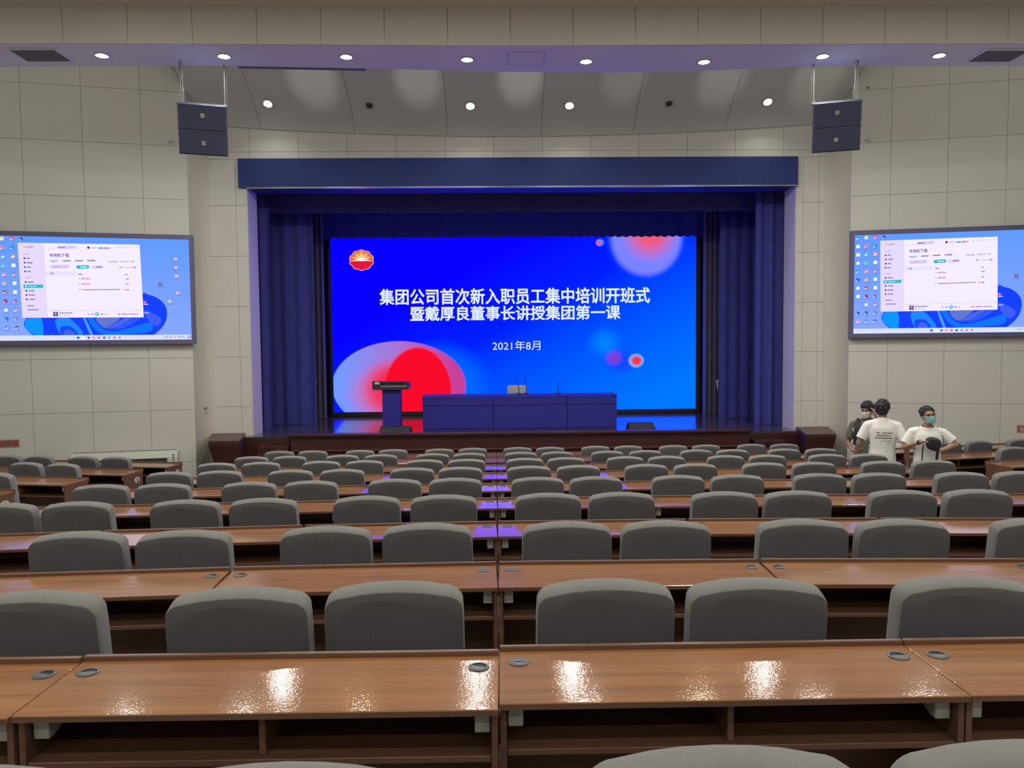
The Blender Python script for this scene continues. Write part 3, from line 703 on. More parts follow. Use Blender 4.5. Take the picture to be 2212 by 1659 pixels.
for k, y in enumerate((606, 664, 724)):
    Fc.rect(828, y-6, 846, y+5, GY, WZ); Fc.dash(862, 890 if k < 2 else 1260, y+1+(4 if k == 2 else 0), 14, DK if k < 2 else (130, 112, 168), WZ, 20+k)
    if k < 2: Fc.pill(894, y-6, 944, y+10, (216, 150, 180), WZ)
    Fc.dash(1318, 1350, y+9, 14, DK, WZ, 30+k)
Fc.rect(1288, 724, 1308, 738, (226, 150, 170), WZ)
for k, y in enumerate((381, 429, 477, 524, 640, 735, 782, 829)):
    Fc.disc(282+.025*(y-381), y, 11, DK, WZ); Fc.dash(306+.025*(y-381), (338 if k in (0, 2, 3) else 362)+.03*(y-381), y+1, 16, DK, WZ, 40+k)
Fc.rect(264, 669, 463, 706, (48, 176, 196), WZ); Fc.disc(291, 687, 9, (236, 248, 252), WZ+.002); Fc.dash(318, 394, 688, 15, (150, 220, 232), WZ+.002, 51)
for k, (y, x1) in enumerate(((338, 330), (594, 340), (900, 366), (944, 412))): Fc.dash(274+.04*(y-338), x1, y, 13, GY if y < 900 else DK, WZ, 60+k)
Fc.rect(505, 952, 1485, 955, (190, 178, 216), WZ); Fc.rect(505, 952, 640, 955, (120, 108, 150), WZ+.001)
Fc.rect(556, 968, 606, 1016, (104, 72, 128), WZ); Fc.rect(572, 976, 590, 1002, (190, 150, 180), WZ+.002); Fc.dash(618, 756, 981, 14, DK, WZ, 70)
for x in (630, 670, 708): Fc.rect(x-8, 1000, x+8, 1012, GY, WZ)
Fc.disc(1008, 995, 21, (48, 160, 190), WZ); Fc.poly([(1001, 984), (1020, 995), (1001, 1006)], (244, 250, 255), WZ+.002)
Fc.poly([(970, 985), (970, 1005), (952, 995)], DK, WZ); Fc.rect(947, 986, 951, 1004, DK, WZ); Fc.poly([(1048, 985), (1048, 1005), (1066, 995)], DK, WZ); Fc.rect(1067, 986, 1071, 1004, DK, WZ)
Fc.disc(918, 995, 10, GY, WZ); Fc.disc(1097, 997, 9, GY, WZ); Fc.dash(1222, 1262, 997, 16, (130, 116, 166), WZ, 71); Fc.pill(1268, 988, 1328, 1006, (220, 140, 170), WZ); Fc.dash(1334, 1450, 998, 15, (150, 136, 186), WZ, 72)
# desktop icons
ic_cols = [[(20, 130, 226), (236, 240, 250), (244, 240, 250), (240, 232, 246), (40, 140, 220), (30, 100, 210), (240, 246, 252), (224, 238, 250), None, (30, 90, 200), (232, 130, 130)],
           [(214, 206, 120), (222, 120, 150), (90, 190, 190), (80, 190, 190), (220, 120, 170), (204, 176, 110), (150, 60, 80), (150, 60, 110), (210, 226, 244), (40, 110, 200), (60, 130, 220)],
           [(228, 50, 110), (40, 140, 200), (236, 150, 120), (244, 246, 250), (190, 80, 120), (214, 240, 246), (220, 242, 248), (140, 100, 160), (150, 130, 180), (120, 130, 180), (60, 50, 160)]]
for cix, x in enumerate((-30, 62, 162)):
    for k in range(11):
        c = ic_cols[cix][k]; y = 164+97.5*k; X = x+2.6*k
        if c is None: continue
        if (k+cix) % 3 == 0: Fc.disc(X, y, 19, c, .006)
        else: Fc.rect(X-19, y-19, X+19, y+19, c, .006)
        if k % 2 == 0: Fc.rect(X-8, y-2, X+12, y+8, (238, 240, 250), .007)
        Fc.rect(X-18, y+6, X-7, y+18, (240, 244, 252), .008)
        Fc.dash(X-30, X+30, y+35, 9, (112, 124, 212), .006, 100*cix+k)
Fc.disc(256, 168, 18, (70, 74, 180), .006); Fc.rect(240, 174, 251, 185, (240, 244, 252), .008); Fc.dash(224, 300, 200, 9, (112, 124, 212), .006, 777)
for x, y in ((1857, 403), (1860, 496), (1864, 588), (1871, 772)): Fc.rect(x-17, y-12, x+17, y+13, (246, 182, 160), .006); Fc.dash(x-28, x+28, y+30, 9, (120, 116, 200), .006, x)
Fc.rect(1668, 658, 1704, 694, (92, 68, 140), .006); Fc.disc(1686, 672, 9, (200, 160, 190), .007); Fc.dash(1646, 1726, 706, 10, (96, 104, 206), .006, 8); Fc.disc(1783, 862, 19, (206, 198, 150), .006); Fc.dash(1748, 1818, 892, 10, (96, 104, 206), .006, 9)
Fc.rect(1494, 766, 1528, 784, (70, 70, 200), .006); Fc.rect(1500, 858, 1530, 880, (238, 110, 110), .006); Fc.dash(1504, 1552, 892, 12, (220, 226, 250), .006, 81); Fc.dash(1508, 1558, 985, 12, (200, 210, 250), .006, 82)
flat_meshes = [(k, v.mesh('screen_graphic')) for k, v in Fc.d.items()]
for (c, z), me in flat_meshes: me.materials.append(ecol(c))
t1 = fit(text_mesh('本地和下载', .02), *[v for v in (zz(535, 352)[0], zz(735, 352)[0], zz(600, 371)[1], zz(600, 330)[1])], WZ+.001); t1.materials.append(ecol(DK))
t2 = fit(text_mesh('QQ音乐', .01), zz(303, 258)[0], zz(378, 258)[0], zz(340, 270)[1], zz(340, 247)[1], WZ+.001); t2.materials.append(ecol(DK))
for F, t0, lab in ((FL, -SW_-.0-.09+.115-.02, 'wide wall screen showing a desktop, left of the stage'), (FR, .055, 'wide wall screen showing a desktop, right of the stage')):
    cxm = t0+SW_/2; czm = CZ+(.112+1.995)/2
    tv = empty('wall_screen', lab, 'screen', mw=F @ Matrix.Translation((cxm, czm, .13)), group='wall screens beside the stage')
    link('picture', MB().quad((-SW_/2, -SH_/2, 0), (SW_/2, -SH_/2, 0), (SW_/2, SH_/2, 0), (-SW_/2, SH_/2, 0)), M_WP, tv)
    fr = MB(); bw = .072; bt = .085
    for b in ((-SW_/2-bw, SW_/2+bw, SH_/2, SH_/2+bt), (-SW_/2-bw, SW_/2+bw, -SH_/2-bt, -SH_/2), (-SW_/2-bw, -SW_/2, -SH_/2, SH_/2), (SW_/2, SW_/2+bw, -SH_/2, SH_/2)): fr.box(*b, -.10, .03)
    link('frame', bevel(fr.mesh('frame'), .004, 1), M_BEZ, tv); link('casing', MB().box(-SW_/2, SW_/2, -SH_/2, SH_/2, -.10, -.004), M_BLK, tv)
    for kk, me in flat_meshes: link('screen_graphic', me, None, tv)['kind'] = 'stuff'
    link('screen_lettering', t1, None, tv); link('screen_lettering', t2, None, tv)

# ------------------------------------------------------------------ hanging loudspeakers
def badge(parent, z, y):
    b = link('badge', bevel(MB().box(-.026, .026, y-.006, y, z-.026, z+.026).mesh('badge'), .002, 1), M_BADGE, parent)
    link('badge_lettering', fit(text_mesh('EV', .01), -.018, .018, -.012, .012), M_BLK, b, (0, y-.0065, z), (PI/2, 0, 0))
for cx, cz, rz, lab, rods in ((-4.02*1.02, 2.98*1.02, math.radians(17), 'pair of stacked black loudspeakers hanging left of the stage', 1), (4.79*1.02, 2.995*1.02, math.radians(-17), 'pair of stacked black loudspeakers hanging right of the stage', -1)):
    t = empty('hanging_loudspeaker', lab, 'loudspeaker', (cx, 11.12, CZ+cz), rz, 'hanging loudspeakers'); TI = (math.radians(14), 0, 0)
    W2 = .32
    for k, (z0, z1, tilt) in enumerate(((-.02, .335, -2), (-.345, -.025, -7))):
        me = MB().prism([(-W2, -.2), (W2, -.2), (W2*.82, .2), (-W2*.82, .2)], z0, z1).mesh('cabinet'); bevel(me, .006, 2)
        c = link('cabinet', me, M_SPK, t, (0, 0, 0), TI)
        link('grille', bevel(MB().box(-W2+.012, W2-.012, -.212, -.2, z0+.012, z1-.012).mesh('grille'), .004, 1), M_SPK, c)
        badge(c, (z0+z1)/2+(.02 if k == 0 else .0), -.213)
    link('gap_strip', MB().box(-W2, W2, -.203, -.19, -.027, -.018), M_GRILLE, t, (0, 0, 0), TI)
    link('rigging_bar', MB().box(-W2, W2, -.05, .0, .32, .35), M_STEEL, t)
    for x in (-.29, .29):
        link('hanging_rod', MB().tube([(x, 0, .35), (x, 0, ZSOF-CZ-cz+.0)], .0075, 8), M_STEEL, t)
        link('safety_cable', MB().tube([(x+.03*rods, .01, .35), (x+.034*rods, .01, .5), (x+.026*rods, .01, .7), (x+.03*rods, .01, ZSOF-CZ-cz)], .0035, 6), M_BLK, t)
        link('shackle', smooth(MB().lathe([(.008, -.02), (.022, -.01), (.022, .01), (.008, .02)], 10, (x, 0, .37)).mesh('shackle')), M_STEEL, t)

# ------------------------------------------------------------------ fixtures on the walls
def onwall(F, E, N, px, py): p = on_pl(px, py, E, N); q = F.inverted() @ p; return q.x, q.y
for F, E, N, nm in ((FL, EL, NL, 'left'), (FR, ER, NR, 'right')):
    # air conditioner
    a = .36 if nm == 'left' else None
    x1 = -.30 if nm == 'left' else 2.1; x0 = x1-1.85
    t = empty('air_conditioner', 'long white floor-standing air conditioner against the %s splayed wall' % nm, 'air conditioner', mw=F @ Matrix.Translation(((x0+x1)/2, .13, .019)), group='air conditioners')
    hh_ = CZ-1.995-.13; wv = .925
    prof = [(0, 0), (.2, 0), (.24, .05), (.24, hh_-.12), (.2, hh_-.03), (.12, hh_), (0, hh_)]
    mb = MB(); mb.loft([[(-wv, y, z) for z, y in prof], [(wv, y, z) for z, y in prof]]); link('casing', bevel(mb.mesh('casing'), .012, 2), M_ACW, t)
    link('top_seam', MB().box(-wv+.02, wv-.04, hh_, hh_+.006, .02, .05), M_BLK, t)
    v = link('outlet', MB().box(-wv+.06, wv-.18, hh_-.235, hh_-.125, .236, .244), M_BLK, t)
    sl = MB().box(-wv+.06, wv-.18, -.004, .004, .243, .249).mesh('slat'); sl.materials.append(M_GRILLE)
    for k in range(3): link('slat', sl, None, v, (0, hh_-.21+k*.03, 0))
    link('end_cap', bevel(MB().box(wv-.08, wv-.06, .02, hh_-.05, .236, .243).mesh('end_cap'), .002, 1), M_GRILLE, t)
    link('plinth', MB().box(-wv+.05, wv-.05, -.13, 0, .02, .2), M_ACW, t)
    # red no-entry sign
    if nm == 'left': (u1, v1), (u0, v0) = onwall(F, E, N, 42, 949), (0, 0); u1, vv = u1, v1; u0 = u1-.47; v0 = v1-.14
    else: (u0, v1) = onwall(F, E, N, 2196, 918); u1 = u0+.47; v0 = v1-.14
    t = empty('wall_sign', 'red wall sign with a crossed circle and pale Chinese lettering, %s wall' % nm, 'sign', mw=F @ Matrix.Translation((u0, v0, .02)), group='red wall signs')
    w_, h_ = u1-u0, v1-v0
    link('plate', bevel(MB().box(0, w_, 0, h_, 0, .006).mesh('plate'), .001, 1), M_RED, t)
    bd = MB(); e = .007
    for b in ((e, w_-e, e, e+.004), (e, w_-e, h_-e-.004, h_-e), (e, e+.004, e, h_-e), (w_-e-.004, w_-e, e, h_-e)): bd.box(*b, .0062, .0072)
    link('border', bd, M_CREAM, t)
    cx, cy, R1, R0 = .085, h_/2, .052, .043; sym = MB(); n = 28
    for k in range(n):
        a, b = 2*PI*k/n, 2*PI*(k+1)/n
        sym.quad(*[(cx+r*math.cos(q), cy+r*math.sin(q), .0075) for r, q in ((R0, a), (R1, a), (R1, b), (R0, b))])
    d = .031; sym.quad((cx-d-.004, cy+d-.004, .0078), (cx-d+.004, cy+d+.004, .0078), (cx+d+.004, cy-d+.004, .0078), (cx+d-.004, cy-d-.004, .0078))
    sym.quad(*[(cx+.011*math.cos(2*PI*k/12), cy+.016+.011*math.sin(2*PI*k/12), .0076) for k in range(12)])
    sym.quad((cx-.024, cy-.028, .0076), (cx+.024, cy-.028, .0076), (cx+.015, cy+.004, .0076), (cx-.015, cy+.004, .0076))
    link('symbol', sym, M_CREAM, t)
    link('lettering', fit(text_mesh('消防器材', .012), .16, w_-.03, h_*.54, h_*.86, .0075), M_CREAM, t)
    link('lettering', fit(text_mesh('严禁挪用', .012), .16, w_-.03, h_*.14, h_*.46, .0075), M_CREAM, t)
    # small sensor and bracket
    for (px, py), r_, kind in ((((361, 192) if nm == 'left' else (1874, 191)), .035, 0), (((366, 307) if nm == 'left' else (1867, 304)), .06, 1)):
        u, v = onwall(F, E, N, px, py)
        if kind == 0:
            t = empty('wall_sensor', 'small round sensor high on the %s splayed wall' % nm, 'sensor', mw=F @ Matrix.Translation((u, v, .02)), group='wall sensors')
            link('base', smooth(MB().lathe([(.04, 0), (.04, .008), (.03, .014), (.001, .014)], 18).mesh('base')), M_WALL if nm == 'left' else M_RING, t); link('eye', smooth(MB().lathe([(.016, .014), (.014, .022), (.001, .026)], 12).mesh('eye')), M_PLB if nm == 'right' else M_RING, t)
        else:
            t = empty('wall_bracket', 'round white camera bracket behind the hanging speaker, %s wall' % nm, 'bracket', mw=F @ Matrix.Translation((u, v, .02)), group='wall brackets')
            link('plate', smooth(MB().lathe([(.065, 0), (.065, .01), (.05, .016), (.001, .016)], 20).mesh('plate')), M_WALL, t); link('arm', bevel(MB().box(-.012, .07, -.012, .012, .016, .06).mesh('arm'), .004, 1), M_RING, t)
            link('head', smooth(MB().lathe([(.001, .05), (.025, .055), (.028, .08), (.001, .09)], 12, (.06, 0, 0)).mesh('head')), M_RING, t)
# light switches on the curved returns
for px, py, n_, yy, lab in ((436, 885, 3, 15.30, 'triple light switch plate on the left curved return'), (1817, 868, 1, 15.22, 'single light switch plate on the right curved return')):
    p = on_y(px, py, yy); rz = math.radians(62) if px < 1000 else math.radians(-62)
    rz = math.radians(30) if px < 1000 else math.radians(-35)
    t = empty('light_switch', lab, 'light switch', (p.x, p.y-.04, p.z), rz)
    wd = .085*n_/2+.0
    link('plate', bevel(MB().box(-wd, wd, -.012, 0, -.062, .062).mesh('plate'), .003, 1), M_PLW, t)
    for k in range(n_): 
        x = (k-(n_-1)/2)*.08
        link('rocker', bevel(MB().box(x-.024, x+.024, -.018, -.012, .0, .045).mesh('rocker'), .002, 1), M_GRILLE, t)

# ------------------------------------------------------------------ stage furniture
def rot_empty(name, lab, cat, loc, rz=0, group=None): return empty(name, lab, cat, loc, rz, group)
pl_ = on_y(847, 822, 15.75); pz = pl_.z-ZST
t = empty('lectern', 'dark T-shaped lectern with a lettered head board on the stage', 'lectern', (on_y(847, 880, 15.75).x, 15.75, ZST))
hwid = 77/FPX*15.75/2; cw = 38/FPX*15.75/2
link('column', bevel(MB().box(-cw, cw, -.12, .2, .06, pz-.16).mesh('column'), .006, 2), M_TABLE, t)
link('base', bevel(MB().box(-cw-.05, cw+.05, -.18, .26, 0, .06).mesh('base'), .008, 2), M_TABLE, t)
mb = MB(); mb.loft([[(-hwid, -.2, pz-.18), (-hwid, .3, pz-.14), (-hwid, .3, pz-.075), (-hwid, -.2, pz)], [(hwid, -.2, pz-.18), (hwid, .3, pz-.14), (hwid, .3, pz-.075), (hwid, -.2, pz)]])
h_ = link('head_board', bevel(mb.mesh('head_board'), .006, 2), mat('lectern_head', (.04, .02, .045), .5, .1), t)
M_GOLD = mat('lettering_pale', (.62, .52, .45), .5, .05)
link('lettering', fit(text_mesh('北京石油管理干部学院', .006), -hwid*.52, hwid*.88, pz-.075, pz-.03), M_GOLD, h_, (0, -.205, 0), (PI/2, 0, 0))
bar = MB(); rnd = random.Random(3); x = -hwid*.52
while x < hwid*.86: ww = rnd.uniform(.008, .016); bar.quad((x, pz-.115, 0), (x+ww, pz-.115, 0), (x+ww, pz-.10, 0), (x, pz-.10, 0)); x += ww+.005
link('fine_print', bar, M_GOLD, h_, (0, -.205, 0), (PI/2, 0, 0))
em2 = MB().quad(*[(-hwid*.74+x*.055, pz-.055+max(y, -.25)*.04, 0) for x, y in petal_outline()]); link('emblem', em2, M_GOLD, h_, (0, -.205, 0), (PI/2, 0, 0))
M_MON = mat('monitor_black', (.014, .014, .03), .7, .2, 30)  # slight blue is stage haze put into the black
def wedge(px0, px1, pyt, y, lab):
    a, b = on_y(px0, pyt, y), on_y(px1, pyt, y); w2 = (b.x-a.x)/2; hz = max(.12, a.z-ZST)
    t = empty('stage_monitor', lab, 'stage monitor', ((a.x+b.x)/2, y, ZST), 0, 'stage monitors')
    mb = MB(); pr = [(-.16, 0), (.2, 0), (.2, hz*.6), (.1, hz), (-.06, hz*.95)]
    mb.loft([[(-w2, q, z) for q, z in pr], [(-w2*.86, q, z) for q, z in [(-.15, .0)]+pr[1:]]][:1]+[[(w2, q, z) for q, z in pr]])
    link('cabinet', bevel(mb.mesh('cabinet'), .008, 2), M_MON, t)
    link('grille', MB().quad((-w2*.9, -.152, hz*.12), (w2*.9, -.152, hz*.12), (w2*.9, -.075, hz*.88), (-w2*.9, -.075, hz*.88)), M_MON, t)
    for s in (-1, 1): link('end_cheek', bevel(MB().box(min(s*w2, s*(w2+.015)), max(s*w2, s*(w2+.015)), -.15, .18, 0, hz*.55).mesh('end_cheek'), .004, 1), M_MON, t)
wedge(822, 887, 921, 15.32, 'black wedge stage monitor lying in front of the lectern')
wedge(1357, 1411, 913, 15.5, 'black wedge stage monitor right of the long table')
# long table
ta = on_y(912, 857, 16.0); tb_ = on_y(1333, 854, 16.0); zt = ta.z-ZST+.01
t = empty('conference_table', 'long dark front-panelled table across the middle of the stage', 'table', ((ta.x+tb_.x)/2, 16.0, ZST)); hw_ = (tb_.x-ta.x)/2
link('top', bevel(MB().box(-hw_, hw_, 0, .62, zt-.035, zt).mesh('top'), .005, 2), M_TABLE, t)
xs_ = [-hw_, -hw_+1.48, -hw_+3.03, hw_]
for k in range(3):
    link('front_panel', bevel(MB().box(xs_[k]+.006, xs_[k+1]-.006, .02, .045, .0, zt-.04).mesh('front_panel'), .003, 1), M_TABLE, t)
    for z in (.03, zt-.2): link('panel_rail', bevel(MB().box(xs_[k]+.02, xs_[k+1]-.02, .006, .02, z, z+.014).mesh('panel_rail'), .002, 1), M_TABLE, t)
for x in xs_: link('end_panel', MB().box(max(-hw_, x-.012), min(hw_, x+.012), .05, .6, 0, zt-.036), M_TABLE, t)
def mic(pxb, pxt, pyt, y, lab):
    b = on_y(pxb, 856, y); top = on_y(pxt, pyt, y-.12); z0 = ZST+zt
    t = empty('table_microphone', lab, 'microphone', (b.x, y, z0), 0, 'gooseneck microphones'); dx = top.x-b.x; hz = top.z-z0
    link('base', bevel(MB().box(-.05, .05, -.06, .06, 0, .03).mesh('base'), .01, 2), M_PLB, t)
    link('gooseneck', MB().tube([(0, 0, .03), (0, 0, hz*.35), (dx*.25, -.03, hz*.65), (dx*.8, -.1, hz*.93)], [.009, .009, .007, .006], 8), M_PLB, t)
    link('capsule', MB().tube([(dx*.8, -.1, hz*.93), (dx, -.12, hz)], [.012, .017], 8), M_PLB, t)
mic(1121, 1113, 818, 16.3, 'gooseneck microphone on the stage table leaning left'); mic(1137, 1134.5, 816.5, 16.35, 'upright gooseneck microphone beside the leaning one'); mic(1205.5, 1207, 822.5, 16.3, 'gooseneck microphone standing alone on the stage table')
# white-backed chair behind the table
c0 = on_y(1096, 853, 16.95); c1 = on_y(1138, 832, 16.95)
t = empty('covered_chair', 'chair with a pale rounded back behind the stage table', 'chair', ((c0.x+c1.x)/2, 16.95, ZST)); hw_ = (c1.x-c0.x)/2; hz = c1.z-ZST
def rrect(w2, z0, z1, r, n=6):
    pts = [(-w2, z0), (w2, z0)]
    pts += [(w2-r+r*math.cos(a), z1-r+r*math.sin(a)) for a in [k/n*PI/2 for k in range(n+1)]]
    pts += [(-w2+r*math.cos(a), z1-r+r*math.sin(a)) for a in [PI/2+k/n*PI/2 for k in range(n+1)]]
    pts[-1-n:] = [(-w2+r+r*math.cos(a), z1-r+r*math.sin(a)) for a in [PI/2+k/n*PI/2 for k in range(n+1)]]
    return pts
mb = MB(); rr_ = rrect(hw_, .4, hz, .05); mb.loft([[(x, .06, z) for x, z in rr_], [(x, .0, z) for x, z in rr_]]); link('backrest', bevel(mb.mesh('backrest'), .012, 2), M_WHITEC, t)
link('seat', bevel(MB().box(-hw_, hw_, .06, .5, .38, .46).mesh('seat'), .02, 2), M_WHITEC, t)
for sx in (-1, 1):
    for yy in (.05, .46): link('leg', MB().tube([(sx*(hw_-.03), yy, 0), (sx*(hw_-.03), yy, .39)], .014, 8), M_BLK, t)

# ------------------------------------------------------------------ desks
DW = 1.29
def desk_parts(depth):
    w2 = DW/2-.002; parts = []
    parts.append(('top', bevel(MB().box(-w2, w2, 0, depth-.018, .726, .744).mesh('top'), .002, 1), M_DESK, (0, 0, 0)))
    parts.append(('front_edge_band', MB().box(-w2, w2, -.0015, .0005, .7265, .7425).mesh('front_edge_band'), M_DESKE, (0, 0, 0)))
    parts.append(('back_lip', bevel(MB().box(-w2, w2, depth-.018, depth, .70, .760).mesh('back_lip'), .004, 2), M_DESKE, (0, 0, 0)))
    ep = bevel(MB().box(-.009, .009, .025, depth-.02, 0, .7255).mesh('end_panel'), .0015, 1)
    for s in (-1, 1): parts.append(('end_panel', ep, M_DESKE, (s*(w2-.010), 0, 0)))
    parts.append(('divider', bevel(MB().box(-.009, .009, .05, depth-.032, .601, .7255).mesh('divider'), .0015, 1), M_DESKE, (0, 0, 0)))
    parts.append(('shelf', bevel(MB().box(-w2+.02, w2-.02, .03, depth-.031, .583, .6005).mesh('shelf'), .0015, 1), M_DESKE, (0, 0, 0)))
    parts.append(('modesty_panel', MB().box(-w2+.02, w2-.02, depth-.03, depth-.019, .12, .7255).mesh('modesty_panel'), M_DESKE, (0, 0, 0)))
    pb = MB()
    pb.loft([[(-.0215, .055, .652), (-.0215, .055, .7255), (-.0215, .24, .7255), (-.0215, .24, .70), (-.0215, .08, .652)], [(.0215, .055, .652), (.0215, .055, .7255), (.0215, .24, .7255), (.0215, .24, .70), (.0215, .08, .652)]])
    pb = bevel(pb.mesh('socket_box'), .004, 2)
    for s in (-1, 1): parts.append(('socket_box', pb, M_PLW, (s*(w2-.044), 0, 0)))
    for p in parts:
        if not p[1].materials: p[1].materials.append(p[2])
    return parts
gr_ring = smooth(MB().lathe([(.024, .0), (.032, .0), (.032, .0025), (.029, .004), (.0245, .003), (.024, -.006)], 20).mesh('grommet')); gr_ring.materials.append(M_PLG)
gr_well = MB().lathe([(.0005, .0012), (.0245, .0012)], 20).mesh('well'); gr_well.materials.append(M_PLB)
n_ = 10
lid = MB().prism([(.023*math.cos(PI+PI*k/n_), .023*math.sin(PI+PI*k/n_)) for k in range(n_+1)], .0015, .0032).mesh('lid'); lid.materials.append(M_PLG)
lid2 = MB().prism([(.023*math.cos(2*PI*k/20), .023*math.sin(2*PI*k/20)) for k in range(20)], .0015, .003).mesh('lid'); lid2.materials.append(M_PLG)
slot = MB().box(-.017, .017, -.002, .002, .003, .0042).mesh('slot'); slot.materials.append(M_PLB)
PARTS = {'centre': desk_parts(.37), 'side': desk_parts(.45)}
def desk(loc, rz, lab, group, kind='centre', closed=(0, 0), gy=.268, plaque=None):
    t = empty('two_seat_desk', lab, 'desk', loc, rz, group)
    for nm, me, m, l in PARTS[kind]: link(nm, me, None, t, l)
    for s, c in zip((-1, 1), closed):
        g = link('grommet', gr_ring, None, t, (s*(DW/2-.062), gy, .7442))
        if c: q = link('lid', lid2, None, g, (0, 0, 0)); link('slot', slot, None, g, (0, 0, 0))
        else: link('well', gr_well, None, g, (0, 0, 0)); link('lid', lid, None, g, (0, 0, 0), (0, 0, random.uniform(-.5, .5)))
    if plaque:
        s, num = plaque
        pq = link('number_plaque', smooth(MB().lathe([(.06, 0), (.06, .004), (.055, .006), (.001, .006)], 22).mesh('number_plaque')), M_PLW, t, (s*(DW/2-.002), .30, .62), (0, s*PI/2, 0))
        pq.scale = (.75, 1, 1)
        link('digit', fit(text_mesh(num, .01), -.022, .022, -.03, .03), M_PRINT, t, (s*(DW/2+.0052), .30, .62), (PI/2, 0, s*PI/2))
    return t

MEAS = {0: [(-.89, 1.245), (-.36, 1.235), (.375, 1.262), (.905, 1.262)],
1: [(-90, 230, 1278), (362, 680, 1270), (705, 1003, 1257), (1159, 1450, 1252), (1477, 1780, 1250), (1912, 2240, 1246)],
2: [(65, 282, 1148), (293, 508, 1145), (607, 806, 1136), (826, 1022, 1130), (1126, 1320, 1126), (1338, 1533, 1124), (1628, 1830, 1121), (1840, 2048, 1121), (2135, 2340, 1119)],
3: [(-70, 85, 1086), (92, 250, 1083), (323, 480, 1080), (493, 648, 1076), (720, 868, 1070), (888, 1030, 1068), (1112, 1254, 1064), (1269, 1412, 1062), (1490, 1637, 1062), (1646, 1795, 1060), (1870, 2022, 1058), (2031, 2182, 1056)],
4: [(157, 283, 1046), (289, 418, 1044), (478, 600, 1041), (612, 733, 1038), (796, 912, 1033), (928, 1040, 1031), (1104, 1218, 1030), (1230, 1343, 1029), (1405, 1522, 1026), (1533, 1650, 1025), (1711, 1825, 1022), (1836, 1957, 1021), (2014, 2134, 1019), (2138, 2260, 1017)],
5: [(313, 420, 1019), (424, 530, 1015.5), (578, 678, 1014.5), (689, 790, 1013), (842, 940, 1009.5), (948, 1042, 1008), (1095, 1190, 1005.5), (1202, 1295, 1004), (1347, 1443, 1002), (1453, 1549, 1001), (1600, 1697, 998.5), (1709, 1807, 998), (1855, 1957, 995.5), (1962, 2063, 993)],
6: [(424, 513, 999.5), (521, 608, 997.5), (652, 738, 995), (746, 830, 994), (875, 958, 992.5), (967, 1048, 991.5), (1093, 1174, 989), (1182, 1262, 987), (1309, 1390, 985), (1398, 1480, 984.5), (1525, 1608, 983), (1615, 1699, 982), (1742, 1827, 980), (1832, 1918, 980)],
7: [(506, 582, 985.5), (589, 663, 984.5), (703, 777, 982), (786, 859, 981.5), (900, 970, 979), (978, 1050, 978), (1089, 1160, 975.5), (1168, 1239, 975), (1276, 1347, 973.5), (1356, 1430, 972), (1466, 1539, 970.5), (1546, 1618, 970.5), (1655, 1730, 968.5), (1735, 1811, 968)],
8: [(571, 638, 973.5), (643, 709, 973), (744, 810, 972.5), (816, 882, 970.5), (917, 981, 969.5), (989, 1053, 967), (1086, 1150, 965.5), (1157, 1220, 965.5), (1254, 1317, 962.5), (1325, 1387, 962), (1422, 1486, 961.5), (1493, 1557, 960.5), (1590, 1654, 958.5), (1662, 1727, 958.5)]}
def row_pts(i):
    zt = floor_i(i)+HC
    if i == 0: return MEAS[0]
    return [(p.x, p.y) for p in (on_z((a+b)/2, y, zt) for a, b, y in MEAS[i])]
RP = {i: row_pts(i) for i in MEAS}
FIT = {i: np.polyfit([p[0] for p in RP[i]], [p[1] for p in RP[i]], 2 if i else 1) for i in RP}
def rowname(i): return 'row nearest the camera' if i == 0 else '%s row from the camera' % ORD[i+1]
def to_px(p):
    d = Vector(p)-CAM; z = d.dot(_fw); return (IW/2+FPX*d.dot(CR)/z, IH/2-FPX*d.dot(CU)/z) if z > .05 else (9e9, 9e9)

for i in range(0, 9):
    base = P*(i+1.418); zf = max(.002, floor_i(i)); cnt = 0; todo = []
    for j in range(-3, 4):
        xc = -.003+DW*(j+.5)+.004*i*0
        off = float(np.polyval(FIT[i], xc))-row_y(i)
        if i == 0: off = 0.0 if j < 0 else .025
        if i in (7, 8): off += .05
        y = base+off
        if abs(xc)-DW/2 < .70*(y+.4)+.1: todo.append((j, xc, y))
    for n, (j, xc, y) in enumerate(todo):
        sl = float(np.polyval(np.polyder(FIT[i]), xc)) if i else (-.008 if j < 0 else -.002)
        lab = 'brown wood-veneer two-seat desk, %s from the left in the centre block, %s' % (ORD[n+1], rowname(i).replace(' from the camera', '').replace(' nearest the camera', ' nearest') if i else 'nearest row')
        desk((xc, y, zf), math.atan(sl), lab, 'desks in the centre block', closed=(1 if j == 0 and i < 3 else 0, 1 if j == -1 and i == 1 else 0))

# ------------------------------------------------------------------ chairs
def back_outline(ins=0., drop=0., n=6):
    w2 = .2375-ins; zt = HC-.013-ins-drop; r = .048; z0 = .43+ins
    pts = [(-w2+.02, z0), (0, z0-.002), (w2-.02, z0), (w2-.006, .60), (w2, .78), (w2-.001, zt-r-.04)]
    pts += [(w2-.002-r*1.15+r*1.15*math.cos(a), zt-r-.004+r*math.sin(a)) for a in [k/n*PI/2 for k in range(1, n+1)]]
    pts += [(w2*.5, zt+.005), (w2*.25, zt+.0095), (0, zt+.011), (-w2*.25, zt+.0095), (-w2*.5, zt+.005)]
    pts += [(-w2+.002+r*1.15+r*1.15*math.cos(a), zt-r-.004+r*math.sin(a)) for a in [PI/2+k/n*PI/2 for k in range(0, n)]]
    pts += [(-w2+.001, zt-r-.04), (-w2, .78), (-w2+.006, .60)]
    return pts
def lean(x, y, z): return (x, y-(z-.45)*.13+.035, z)
def bow(x): return .02*(x/.24)**2      # gentle curve of the back
def layer(ins, y, drop=0.): return [lean(x, y-bow(x), z) for x, z in back_outline(ins, drop)]
